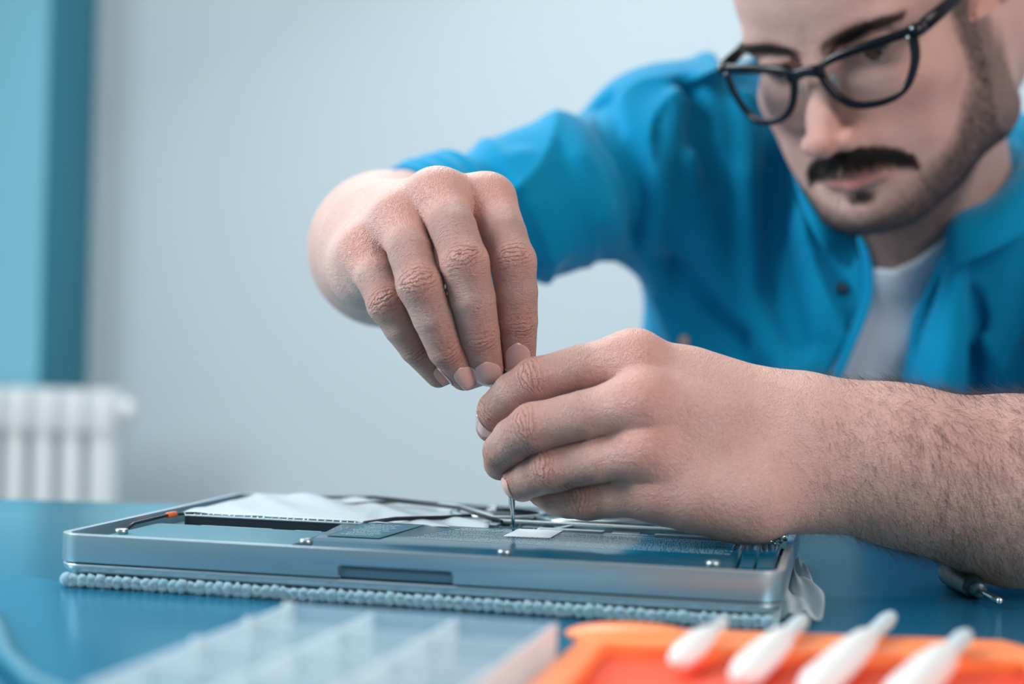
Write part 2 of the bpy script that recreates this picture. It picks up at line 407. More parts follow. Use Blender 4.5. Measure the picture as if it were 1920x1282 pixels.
for x in (.107, .2005, .2935):
    bm = bmesh.new(); lathe(bm, [(.0001, .0162), (.0026, .0162), (.0032, .0168), (.0032, .0186), (.0026, .0193), (.0009, .0193), (.0007, .0185), (.0001, .0185)], 20, Matrix.Translation((x, .0255, 0)))
    bmobj('case_screw_post', bm, M['chipgrey'], lap)
bm = bmesh.new(); lathe(bm, [(.0001, .015), (.003, .015), (.0032, .018), (.0026, .0184), (.0001, .0184)], 18, Matrix.Translation((.012, .033, 0))); bmobj('case_screw_post', bm, M['chipgrey'], lap)
for x0, x1 in ((.304, .3105), (.3115, .3195)):
    bm = bmesh.new(); loft(bm, [[(x0, .035, ZF), (x1, .035, ZF), (x1, .035, .0165), (x0, .035, .0165)], [(x0-.003, .118, ZF), (x1, .118, ZF), (x1, .118, .0172), (x0-.003, .118, .0172)]])
    bmobj('speaker', bm, M['black_gloss'], lap, bevel=.001, smooth=True)
# logic board with fans, shields, chips, connectors
pl('circuit_board', [(.110, .123), (.321, .123), (.321, .19), (.245, .222), (.120, .222), (.110, .19)], ZF, .0145, M['pcb'])
def fan(cx, cy, r):
    bm = bmesh.new(); n = 32
    out = [(cx+r*1.12*math.cos(2*math.pi*k/n), cy+r*1.12*math.sin(2*math.pi*k/n)) for k in range(n)]
    prism(bm, out, .0146, .0160)
    f = bmobj('fan_housing', bm, M['black'], lap)
    bm = bmesh.new(); lathe(bm, [(r*.98, .0160), (r*1.12, .0160), (r*1.14, .0182), (r*1.0, .0186), (r*.96, .0182)], 40, Matrix.Translation((cx, cy, 0)))
    # open ring: drop the caps
    bmesh.ops.delete(bm, geom=[q for q in bm.faces if len(q.verts) > 4], context='FACES')
    bmobj('fan_rim', bm, M['chipgrey'], f)
    bm = bmesh.new(); lathe(bm, [(.0001, .0162), (r*.42, .0162), (r*.40, .0176), (.0001, .0178)], 24, Matrix.Translation((cx, cy, 0)))
    for k in range(28):
        bx(bm, r*.4, r*.94, -.0002, .0002, .0162, .0174, Matrix.Translation((cx, cy, 0)) @ Matrix.Rotation(2*math.pi*k/28, 4, 'Z') @ Matrix.Translation((0, 0, 0)))
    bmobj('fan_rotor', bm, M['black'], f, smooth=False)
fan(.160, .196, .024); fan(.276, .196, .022)
pl('heat_pipe', [(.13, .160), (.31, .160), (.31, .166), (.13, .166)], .0150, .0178, M['copper'], bevel=.0012)
bm = bmesh.new(); tube(bm, [(.183, .185, .0165), (.20, .17, .017), (.225, .172, .017), (.25, .185, .0165)], .002, 10); bmobj('heat_pipe', bm, M['copper'], lap)
for k in range(10):
    pass
shields = [(.128, .150, .126, .134), (.156, .172, .138, .150), (.196, .230, .124, .131), (.206, .226, .134, .142), (.234, .252, .124, .130), (.256, .292, .124, .129), (.150, .168, .126, .132), (.290, .306, .134, .150)]
for i, (a, b, c, d) in enumerate(shields):
    pl('shield', rrect(a, b, c, d, .0006, 2), .0145, .0166 + .0008*(i % 3), M['chipgrey'] if i % 3 else M['white'], bevel=.0003)
for a, b, c, d in ((.132, .144, .136, .146), (.184, .194, .142, .152), (.232, .246, .136, .150), (.262, .274, .140, .152), (.20, .214, .148, .157), (.112, .124, .140, .156), (.222, .240, .190, .206), (.118, .132, .168, .180)):
    pl('chip', rrect(a, b, c, d, .0004, 2), .0145, .0162, M['chip'])
pl('board_frame', [(.1985, .1225), (.312, .1225), (.312, .1245), (.203, .1245), (.210, .152), (.300, .155), (.300, .157), (.2075, .154)], .0145, .0176, M['chipgrey'])
bm = bmesh.new()
for k in range(420):
    x = random.uniform(.112, .318); y = random.uniform(.124, .19); w = random.uniform(.0004, .0016); d = random.uniform(.0004, .0012)
    bx(bm, x, x+w, y, y+d, .0145, .0145+random.uniform(.0004, .0026))
o = bmobj('circuit_component', bm, M['chipgrey'], lap, smooth=False); o['kind'] = 'stuff'
bm = bmesh.new()
for k in range(70):
    x = random.uniform(.296, .320); y = random.uniform(.122, .175); bmesh.ops.create_icosphere(bm, subdivisions=2, radius=random.uniform(.0007, .002), matrix=Matrix.Translation((x, y, .0150+random.uniform(0, .0035))))
o = bmobj('port_contact', bm, M['steel'], lap); o['kind'] = 'stuff'
for pts, r in (([(.012, .120, .0178), (.006, .10, .0182), (.0055, .06, .0178), (.006, .05, .016)], .0009), ([(.108, .112, .0178), (.12, .128, .019), (.14, .150, .0185), (.150, .170, .018)], .0011), ([(.06, .19, .017), (.10, .200, .021), (.14, .185, .0205), (.172, .150, .0178)], .0010), ([(.04, .222, .0185), (.08, .221, .0205), (.12, .214, .019)], .0009)):
    bm = bmesh.new(); tube(bm, pts, r, 8); bmobj('wire', bm, M['black'], lap)
bm = bmesh.new(); tube(bm, [(.0062, .098, .0182), (.0075, .105, .0182)], .0016, 10); bmobj('orange_plug', bm, M['orange_part'], lap)
bm = bmesh.new()
for k in range(24):
    x = .012+k*.004+random.uniform(-.001, .001); bmesh.ops.create_icosphere(bm, subdivisions=1, radius=random.uniform(.0005, .0009), matrix=Matrix.Translation((x, .1085, .0183)))
o = bmobj('bracket_rivet', bm, M['steel'], lap); o['kind'] = 'stuff'
# crumpled clear film over the back left of the open laptop
nx, ny = 46, 26; V = []; Fq = []
for j in range(ny):
    for i in range(nx):
        u = i/(nx-1); w = j/(ny-1); x = .008 + .165*u - .02*w*u; y = .112 + .112*w
        z = .0184 + .0015*math.sin(7*u+3*w)*math.sin(5*w+1)*w + .0018*abs(math.sin(11*u+6*w)) * w + .0008*math.sin(31*u+14*w) - .0012*u
        V.append((x, y, max(z, .0186) if u < .6 else z))
for j in range(ny-1):
    for i in range(nx-1): a = j*nx+i; Fq.append((a, a+1, a+nx+1, a+nx))
film = npobj('plastic_film', V, Fq, M['film']); film.location = lap.location; film.rotation_euler = lap.rotation_euler
sm = film.modifiers.new('solid', 'SOLIDIFY'); sm.thickness = .00012
tag(film, 'crumpled clear plastic film lying over the back left of the open laptop', 'plastic film')
# ---------------------------------------------------------------- knitted cloth under the laptop
nx, ny = 500, 40; V = []; Fq = []; prof = []
for k in range(ny):
    a = 2*math.pi*k/ny; prof.append(a)
def knit_edge(bm, p0, p1, n, r):
    p0 = Vector(p0); p1 = Vector(p1); d = (p1-p0)/n
    for i in range(n):
        c = p0 + d*(i+.5); L = d.length
        sc_k = random.uniform(.8, 1.2)
        for s_ in (-1, 1):
            pts = [c + d.normalized()*(L*q*.62) + Vector((0, 0, 1))*(s_*r*.5*(1-abs(q)*1.1)) + Vector((0, -.0006*(1-q*q), s_*q*r*.35)) for q in (-1, -.5, 0, .5, 1)]
            tube(bm, [p + Vector((random.uniform(-.0005, .0005), random.uniform(-.0004, .0004), random.uniform(-.0004, .0004))) for p in pts], [q_*r*sc_k for q_ in (.22, .44, .56, .44, .22)], 8)
bm = bmesh.new(); prism(bm, rrect(.003, LW-.002, -.0005, LD-.006, .004, 4), .0006, .0046)
knit_edge(bm, (.003, -.0012, .0032), (LW-.004, -.0012, .0032), 72, .0031)
knit_edge(bm, (.0030, .0, .0027), (.0030, LD-.006, .0027), 48, .0031)
bmesh.ops.create_icosphere(bm, subdivisions=3, radius=.0032, matrix=Matrix.Translation((.0018, -.0008, .0034)))
cl = bmobj('knitted_cloth', bm, M['cloth']); cl.location = (-.2022, .7336, TZ); cl.rotation_euler = (0, 0, YAW)
_n = 4500; _u = rng.uniform(0, 1, _n); _fr = rng.uniform(0, 1, _n) < .85
_rt = np.where(_fr[:, None], np.stack([.001+_u*(LW-.004), -.0035+0*_u, rng.uniform(.0020, .0048, _n)], 1), np.stack([.0008+0*_u, _u*.2, rng.uniform(.001, .0048, _n)], 1))
_dr = np.where(_fr[:, None], np.array([0, -1., 0]), np.array([-1., 0, 0])) + rng.normal(size=(_n, 3))*.8; _dr[:, 2] = np.abs(_dr[:, 2])*.4*np.where(rng.uniform(size=_n) < .5, 1, -1)
hairs('cloth_fuzz', _rt, _dr, rng.uniform(.4, 1, _n)*.0030, .00006, M['cloth'], None, 1.6, segs=3); bpy.data.objects['cloth_fuzz'].parent = cl
tag(cl, 'pale blue knitted cloth with a stitched edge, spread under the laptop', 'cloth')
# frayed tail of film sticking out at the right side of the laptop
nx, ny = 16, 30; V = []; Fq = []
A0, A1 = np.array([.120, .690]), np.array([.160, .885])
for j in range(ny):
    w = j/(ny-1); c = A0 + (A1-A0)*w; wd = .020*(.7+.3*math.sin(5*w+.5)) * (1.1-.6*w)
    for i in range(nx):
        u = i/(nx-1)-.2; V.append((c[0]+wd*u, c[1]-.01*u, TZ+.0012+.004*abs(math.sin(4*u+7*w)) + .004*math.sin(3.2*w)*max(0, u) + .001*math.sin(17*u+9*w)))
for j in range(ny-1):
    for i in range(nx-1): a = j*nx+i; Fq.append((a, a+1, a+nx+1, a+nx))
o = npobj('plastic_wrap', V, Fq, M['film']); sm = o.modifiers.new('solid', 'SOLIDIFY'); sm.thickness = .0002
tag(o, 'crumpled pale plastic wrap poking out beside the right end of the laptop', 'plastic wrap')
# ---------------------------------------------------------------- screwdrivers
def screwdriver(tip, end, name, label, hl, sl, hr, sr, tipr, gm):
    L = (Vector(end)-Vector(tip)).length
    root = tag(empty(name, tip), label, 'screwdriver'); Mx = align(Vector((0, 0, 0)), Vector(end)-Vector(tip))
    bm = bmesh.new(); lathe(bm, [(tipr*.5, 0), (tipr, .0008), (tipr, .0085), (sr, .0125), (sr, sl), (sr*.9, sl+.002)], 20, Mx); bmobj('shaft', bm, M['steel'], root)
    bm = bmesh.new(); z = sl
    pr = [(hr*.55, z), (hr*.7, z+.001), (hr*.7, z+.004), (hr*.55, z+.0048), (hr*.8, z+.006), (hr, z+.009)]
    k = 0; zz = z+.009
    while zz < sl+hl-.008: zz += .0016; k += 1; pr.append((hr*(1 if k % 2 else .95), zz))
    pr += [(hr*.8, sl+hl-.003), (hr*.35, sl+hl-.002), (hr*.35, sl+hl), (.0001, sl+hl)]
    lathe(bm, pr, 24, Mx); bmobj('handle', bm, gm, root)
    return root
TIP = P(963, 990, .8185); TOPP = P(944, 700, .8115)
dv = (TOPP-TIP)/np.linalg.norm(TOPP-TIP)
screwdriver(TIP, TIP+dv*.1, 'precision_screwdriver', 'thin steel screwdriver held upright in both hands, tip down inside the laptop', .034, .050, .0036, .0016, .0009, M['black'])
a = np.array([.2283, .7379, TZ+.0040]); b = np.array([.2243, .8198, TZ+.0062])
screwdriver(a, b, 'small_screwdriver', 'small black-handled screwdriver lying on the table beneath the forearm', .054, .0275, .0056, .0013, .0016, M['grip'])
# ---------------------------------------------------------------- clear organiser box (front left)
bx0 = np.array([-.0785, .5796]); ang = math.atan2(-.0222, .0886)
org = tag(empty('organiser_box', (*bx0, TZ), ang), 'transparent compartment box in front of the laptop, at the lower left', 'storage box')
BW, BD, BH, T = .100, .150, .0195, .0014
box('box_floor', 0, BW, -BD, 0, .0, T, M['clear'], org)
for x0, x1, y0, y1 in ((0, BW, -T, 0), (0, BW, -BD, -BD+T), (0, T, -BD+T, -T), (BW-T, BW, -BD+T, -T)):
    box('side_wall', x0, x1, y0, y1, T, BH, M['clear'], org)
for x in (.032, .063): box('divider', x, x+T, -BD+T, -T, T, BH-.001, M['clear'], org)
for y in (-.035, -.075, -.112): box('divider', T, BW-T, y, y+T, T, BH-.001, M['clear'], org)
for x, y in ((.001, -.001), (.001, -.036), (.001, -.077)):
    bm = bmesh.new(); tube(bm, [(x, y, .001), (x, y, BH+.001)], .0022, 12); bmobj('corner_post', bm, M['clear'], org)
# ---------------------------------------------------------------- teal cable (bottom left corner)
bm = bmesh.new(); tube(bm, [(-.215, .66, TZ+.0038), (-.19, .60, TZ+.0036), (-.171, .55, TZ+.0036), (-.150, .51, TZ+.0036), (-.125, .48, TZ+.0036), (-.09, .45, TZ+.0036)], .0035, 14)
tag(bmobj('cable', bm, M['cable']), 'thick teal cable lying on the table in the lower left corner', 'cable')
# ---------------------------------------------------------------- orange tool tray and its tools (front right)
tr = tag(empty('tool_tray', (.033, .600, TZ), -.05), 'orange plastic tool tray in the foreground holding four white tools', 'tool tray')
bm = bmesh.new(); prism(bm, [(.0, .0), (.152, .0), (.157, -.012), (.200, -.016), (.20, -.15), (-.026, -.15), (-.018, -.10), (-.006, -.035)], .0, .0115)
tb = bmobj('tray_body', bm, M['tray'], tr)
bm = bmesh.new(); prism(bm, [(.004, -.034), (.150, -.038), (.150, -.14), (-.012, -.14)], .006, .03); c1 = bmobj('c1', bm, M['tray']); c1.location = tr.location; c1.rotation_euler = tr.rotation_euler
bpy.context.view_layer.update(); boolean_cut(tb, [c1])
bv = tb.modifiers.new('bevel', 'BEVEL'); bv.width = .003; bv.segments = 4; bv.limit_method = 'ANGLE'
tb.data.polygons.foreach_set('use_smooth', [True]*len(tb.data.polygons))
bm = bmesh.new(); prism(bm, [(.0043, -.0345), (.1495, -.0385), (.1495, -.1395), (-.0115, -.1395)], .0061, .0068); bmobj('tray_lining', bm, M['trayred'], tr)
bm = bmesh.new(); bmesh.ops.create_uvsphere(bm, u_segments=32, v_segments=16, radius=1, matrix=Matrix.Translation((.014, -.013, .0105)) @ Matrix.Diagonal((.024, .012, .0045, 1))); bmobj('tray_boss', bm, M['tray'], tr)
spots = [((.0562, .5264), (.0813, .589), .0052, 'shortest, leftmost'), ((.0739, .5024), (.1127, .600), .0062, 'second from the left'), ((.0922, .4839), (.1485, .6118), .0064, 'second from the right'), ((.1148, .4700), (.1665, .5746), .0072, 'rightmost')]
for i, (p, q, r, w) in enumerate(spots):
    r *= .88; p = Vector((*p, TZ+.0125)); q = Vector((*q, TZ+.0165)); L = (q-p).length
    root = tag(empty('pry_tool', p), 'white plastic tool lying on the orange tray, %s of the four' % w, 'tool', 'white tools on the orange tray')
    Mx = align(Vector((0, 0, 0)), q-p) @ Matrix.Diagonal((1, 1, 1, 1))
    bm = bmesh.new(); lathe(bm, [(.0001, 0), (r*.45, .001), (r*.8, .005), (r, .013), (r*1.02, L*.4), (r*.85, L*.6), (r*.55, L*.68), (.0001, L*.69)], 24, Mx); bmobj('handle', bm, M['bit'], root)
    bm = bmesh.new(); lathe(bm, [(r*.42, L*.66), (r*.5, L*.72), (r*.55, L*.9), (r*.4, L*.97), (.0001, L)], 16, Mx); bmobj('tip', bm, M['film'] if i == 0 else mat('pale_grey_nylon', (.55, .68, .74), .35), root)
# ---------------------------------------------------------------- the person
HR = (lambda y, p, r: np.array([[math.cos(y), -math.sin(y), 0], [math.sin(y), math.cos(y), 0], [0, 0, 1]]) @ np.array([[1, 0, 0], [0, math.cos(p), -math.sin(p)], [0, math.sin(p), math.cos(p)]]) @ np.array([[math.cos(r), 0, math.sin(r)], [0, 1, 0], [-math.sin(r), 0, math.cos(r)]]))(2.4753, -.5026, .0887)
HT = CAM + np.array([.1912, 1.0116, .1874])
def h2w(p): return np.asarray(p, float) @ HR.T + HT
def w2h(p): return (np.asarray(p) - HT.astype(np.float32)) @ HR.astype(np.float32)
per = tag(empty('person', (.32, 1.35, .45)), 'bearded man in black glasses and an open blue shirt bending over the laptop', 'person')
f32 = np.float32
def head_sdf(pw):
    p = w2h(pw).astype(f32); q = p.copy(); q[:, 0] = np.abs(q[:, 0])
    d = ell(p, (0, -.088, .050), (.076, .100, .088))
    d = smin(d, ell(p, (0, -.050, .030), (.066, .058, .052)), .02)
    d = smin(d, ell(p, (0, -.052, -.030), (.0615, .056, .062)), .02)
    d = smin(d, cone(q, (.010, -.002, .0125), (.046, -.013, .0165), .0095, .0090), .014)
    d = smin(d, ell(q, (.043, -.030, -.028), (.024, .022, .020)), .022)
    d = smin(d, ell(p, (-.001, -.017, -.067), (.035, .032, .029)), .020)
    d = smin(d, ell(q, (.036, -.030, -.064), (.023, .024, .026)), .02)
    d = smin(d, cone(q, (.059, -.078, -.073), (.022, -.014, -.1015), .019, .0175), .022)
    d = smin(d, cone(q, (.060, -.086, -.02), (.059, -.080, -.070), .018, .019), .022)
    d = smin(d, ell(p, (0, -.0035, -.1035), (.023, .0165, .0170)), .014)
    d = smin(d, ell(q, (.052, -.128, -.020), (.030, .045, .065)), .02)
    d = smin(d, ell(p, (0, -.050, -.084), (.050, .048, .032)), .02)
    # eye sockets, lids
    d = smax(d, -ell(q, (.032, .006, .001), (.0180, .0140, .0120)), .012)
    d = smax(d, -ell(q, (.019, .014, -.004), (.008, .010, .012)), .010)
    d = smin(d, ell(q, (.0335, -.0125, .002), (.0145, .0138, .0125)), .004)
    d = smax(d, -ell(q, (.0335, .0015, -.0015), (.0125, .0060, .0032)), .0015)
    d = smin(d, cone(q, (.0215, -.0005, .0050), (.0440, -.0045, .0040), .0026, .0024), .003)
    # nose
    n = cone(p, (0, .0015, .004), (0, .0190, -.030), .0070, .0085)
    n = smin(n, cone(p, (0, .0190, -.030), (0, .0290, -.0440), .0085, .0105), .008)
    n = smin(n, ell(q, (.0125, .0190, -.0475), (.0078, .0100, .0078)), .007)
    n = smin(n, cone(p, (0, .026, -.050), (0, .016, -.056), .0045, .004), .004)
    d = smin(d, n, .011)
    d = smax(d, -ell(q, (.0065, .0245, -.0555), (.0036, .0060, .0040)), .003)
    # mouth
    q = q.copy(); q[:, 0] = np.abs(p[:, 0] + .004)
    d = smin(d, cone(q, (0, .0165, -.0700), (.022, .0075, -.0745), .0040, .0022), .005)
    d = smin(d, cone(q, (0, .0150, -.0800), (.018, .0085, -.0780), .0050, .0028), .005)
    d = smax(d, -cone(q, (0, .0215, -.0748), (.024, .0105, -.0760), .0009, .0008), .0018)
    d = smax(d, -cone(q, (.0185, .0185, -.0490), (.0325, .0060, -.0760), .0022, .0016), .010)
    d = smax(d, -cone(p, (-.010, .0165, -.0890), (.010, .0165, -.0890), .0030, .0030), .008)
    # ear
    q = p.copy(); q[:, 0] = np.abs(q[:, 0])
    ex = .0800
    e = ell(q, (ex, -0.1100, 0.0240), (.0075, .0175, .031))
    e = smax(e, -ell(q, (ex+.008, -0.1060, 0.0290), (.0075, .0105, .019)), .004)
    pts = [(ex+.003, -0.1000, 0.0080), (ex+.004, -0.0970, 0.0320), (ex+.005, -0.1000, 0.0480), (ex+.008, -0.1120, 0.0550), (ex+.009, -0.1250, 0.0460), (ex+.008, -0.1280, 0.0300), (ex+.006, -0.1220, 0.0120), (ex+.003, -0.1100, -0.0020)]
    e = smin(e, chain(q, pts, [.0032]*8, .002), .003)
    e = smin(e, ell(q, (ex+.002, -0.1050, -0.0010), (.005, .008, .009)), .004)
    d = smin(d, e, .006)
    return d
NB = P(1775, 520, 1.245)                       # base of the neck
NT0 = h2w((0, -.098, -.045))
def neck_sdf(p):
    d = cone(p, NT0, NB, .062, .060)
    d = smin(d, cone(p, h2w((.035, -.1, -.03)), P(1668, 500, 1.160), .014, .012), .03)
    return smin(d, cone(p, h2w((-.045, -.1, -.04)), P(1700, 500, 1.160), .014, .012), .03)
def head_neck(p): return smin(head_sdf(p), neck_sdf(p), .018)
# ---- arms and hands (joints, all in world metres)
def J(*a): return [P(*x) for x in a]
def finger(p, pts, rads, k=.0009):
    return chain(p, pts, rads, k)
RH = dict(
    index=(J((922, 374, .814), (944, 440, .797), (962, 490, .787), (968, 548, .787), (970, 602, .790), (972, 672, .798)), [.0120, .0116, .0109, .0106, .0101, .0087]),
    middle=(J((822, 364, .805), (850, 430, .787), (871, 492, .776), (886, 560, .777), (898, 626, .783), (913, 691, .794)), [.0120, .0117, .0113, .0112, .0101, .0082]),
    ring=(J((748, 410, .805), (770, 474, .787), (786, 532, .776), (812, 594, .779), (836, 654, .785), (870, 704, .796)), [.0114, .0112, .0107, .0102, .0092, .0075]),
    little=(J((682, 470, .814), (705, 520, .800), (726, 568, .790), (752, 612, .793), (779, 652, .798), (822, 702, .806)), [.0104, .0102, .0096, .0090, .0081, .0067]))
RW = P(700, 455, .872)
RTH = (J((735, 520, .862), (800, 590, .850), (885, 660, .836), (938, 700, .824)), [.0150, .0115, .0100, .0088])
RE = P(732, 466, 1.075)
RS = P(1265, 300, 1.215)
def right_arm(p):
    a, b = RW, RE
    mid = lambda t: a + (b-a)*t
    ax = Rv
    d = chain(p, [a - .012*Uv*0 + Uv*.008, mid(.3)+Uv*.004, mid(.7), RE], [.0220, .0265, .0430, .0455], .02)
    d = smin(d, chain(p, [a - Uv*.010, mid(.3)-Uv*.008, mid(.7)-Uv*.004], [.0215, .0260, .040], .02), .02)
    d = smin(d, cone(p, RE, RS, .042, .043), .03)
    pal = None
    for nme, w, r0, off in (('index', .014, .0135, .012), ('middle', .014, .0140, .004), ('ring', .014, .0130, -.005), ('little', .0135, .0120, -.012)):
        m_ = RH[nme][0][0]; w0 = RW + Uv*off*1.2 + Rv*off*.6; c = cone(p, w0, w0 + (m_-w0)*.93 + Fv*.0005, .0165, r0*.92)
        pal = c if pal is None else smin(pal, c, .022)
    pal = smin(pal, chain(p, [RW-Uv*.010-Rv*.004, P(688, 515, .838), P(700, 520, .822)], [.017, .0165, .012], .01), .014)
    pal = smin(pal, cone(p, P(760, 470, .845), P(870, 440, .832), .018, .014), .02)
    th = chain(p, [RW-Uv*.004] + RTH[0], [.018] + RTH[1], .010)
    pal = smin(pal, th, .014)
    d = smin(d, pal, .014)
    out = None
    for nme in RH:
        pts, rr = RH[nme]
        f = finger(p, pts, rr)
        f = smin(f, np.linalg.norm(p - (pts[2] - Fv*.0012).astype(f32), axis=1) - rr[2]*.97, .004)
        c = smin(d, f, .0105)
        out = c if out is None else np.minimum(out, c)
    return out
LH = dict(
    index=(J((1186, 672, .768), (1090, 688, .768), (1003, 712, .772), (962, 736, .777), (930, 768, .786), (922, 800, .801)), [.0118, .0108, .0102, .0099, .0092, .0080]),
    middle=(J((1198, 752, .748), (1095, 778, .750), (1000, 801, .757), (964, 824, .765), (942, 846, .776), (939, 868, .794)), [.0122, .0116, .0112, .0107, .0096, .0086]),
    ring=(J((1206, 843, .748), (1115, 862, .752), (1036, 878, .761), (1004, 890, .768), (978, 902, .777), (980, 910, .797)), [.0116, .0112, .0108, .0103, .0093, .0082]),
    little=(J((1222, 918, .756), (1150, 928, .762), (1100, 933, .768), (1068, 934, .774), (1044, 931, .780), (1020, 922, .796)), [.0112, .0108, .0102, .0097, .0090, .0080]))
LWr = P(1522, 843, .778)
LE = P(2350, 908, .885)
LS = P(2230, 330, 1.16)
LTH = (J((1350, 850, .812), (1200, 800, .840), (1070, 775, .846), (975, 772, .829)), [.0150, .0120, .0105, .0090])
def left_arm(p):
    def L2(t, up): return LWr + (LE-LWr)*t + Uv*up
    q = [P(1522, 843, .778), P(1610, 857, .779), P(1705, 876, .781), P(1900, 921, .792), P(2130, 935, .83), LE]
    d = chain(p, [q[0]+Uv*.0105, q[1]+Uv*.0100, q[2]+Uv*.0085, q[3]+Uv*.003, q[4], q[5]], [.0213, .0220, .0265, .0400, .0455, .044], .02)
    d = smin(d, chain(p, [q[0]-Uv*.0105, q[1]-Uv*.0095, q[2]-Uv*.0075, q[3]-Uv*.003], [.0208, .0225, .0275, .0410], .02), .02)
    d = smin(d, cone(p, LE, LS, .047, .056), .03)
    pal = None
    for nme, a0, r1, r0 in (('index', .021, .0135, .0125), ('middle', .008, .0150, .0130), ('ring', -.006, .0150, .0128), ('little', -.018, .0140, .0124)):
        w0 = P(1478, 838, .776) + Uv*a0*.85; c = cone(p, w0, w0 + (LH[nme][0][0]-w0)*.93 + Fv*.001, r1, r0*.97)
        pal = c if pal is None else smin(pal, c, .020)
    pal = smin(pal, chain(p, [P(1480, 918, .776), P(1400, 932, .757), P(1305, 926, .752)], [.0165, .0205, .0180], .012), .016)
    pal = smin(pal, cone(p, P(1380, 760, .79), P(1290, 720, .785), .017, .014), .02)
    th = chain(p, [P(1470, 830, .79)] + LTH[0], [.018] + LTH[1], .010)
    pal = smin(pal, th, .016)
    d = smin(d, pal, .024)
    out = None
    for nme in LH:
        pts, rr = LH[nme]
        f = finger(p, pts, rr)
        f = smin(f, np.linalg.norm(p - (pts[0] - Fv*.0015).astype(f32), axis=1) - rr[0]*.95, .012)
        f = smin(f, np.linalg.norm(p - (pts[2] - Fv*.0010).astype(f32), axis=1) - rr[2]*.97, .004)
        c = smin(d, f, .0080)
        out = c if out is None else np.minimum(out, c)
    zm = TZ + .0006 + .0226*np.clip((.148 - p[:, 0])/.022, 0, 1)
    return smax(out, zm - p[:, 2], .005)
# ---- torso (shared by skin, T-shirt and shirt)
def torso(p):
    sy = P(1640, 420, 1.27); pr = P(1265, 330, 1.23); plf = P(2180, 400, 1.22)
    d = chain(p, [pr, sy, plf], [.062, .075, .062], .05)
    up = P(1522, 640, 1.285); up2 = P(1900, 640, 1.285)
    d = smin(d, cone(p, up, P(1522, 1150, 1.35), .125, .12), .06)
    d = smin(d, cone(p, up2, P(1880, 1150, 1.35), .125, .12), .06)
    d = smin(d, cone(p, sy, P(1720, 620, 1.28), .085, .12), .05)
    return d
# ---- skin mesh
parts = []
def add_skin(fn, lo, hi, h): parts.append((fn,) + sdf_mesh(fn, lo, hi, h))
def bbox(pts, m): a = np.array(pts); return a.min(0)-m, a.max(0)+m
lo, hi = bbox([P(580, 300, 1.08), P(1010, 740, .80), P(640, 600, .78), RE, RS], .045); hi[2] += .03; lo[2] -= .01
lo[1] = .745
add_skin(right_arm, lo, hi, .0010)
lo, hi = bbox([P(890, 620, .76), P(890, 1010, .86), P(1450, 1010, .76), P(2000, 1000, .8), LE], .05); lo[1] = .70; lo[2] = TZ-.003; lo[0] = P(870, 700, .8)[0]; hi[2] = P(1200, 590, .76)[2]+.03; hi[0] += .04; hi[1] += .06; llo, lhi = lo.copy(), hi.copy()
add_skin(left_arm, lo, hi, .0010)
hc = h2w((0, -.07, -.01)); lo, hi = hc - .165, hc + .165; lo[2] -= .05; hlo, hhi = lo.copy(), hi.copy()
add_skin(head_neck, lo, hi, .0013)
lo, hi = bbox([P(1265, 300, 1.2), P(2230, 330, 1.2), P(1900, 1100, 1.35), P(1500, 1100, 1.35), LE], .15)
add_skin(lambda p: smin(smin(torso(p)+.012, neck_sdf(p), .03), cone(p, LE, LS, .0465, .0555), .03), lo, hi, .006)
_fn, _V, _F = parts[3]
_in = ((_V > hlo + .008) & (_V < hhi - .008)).all(1) | ((_V > llo + .008) & (_V < lhi - .008)).all(1) & (_V[:, 1] < 1.0)
parts[3] = (_fn, _V, _F[~_in[_F].any(1)])
Vall, Fall, n0 = [], [], 0
crease, tint, fing = [], [], []
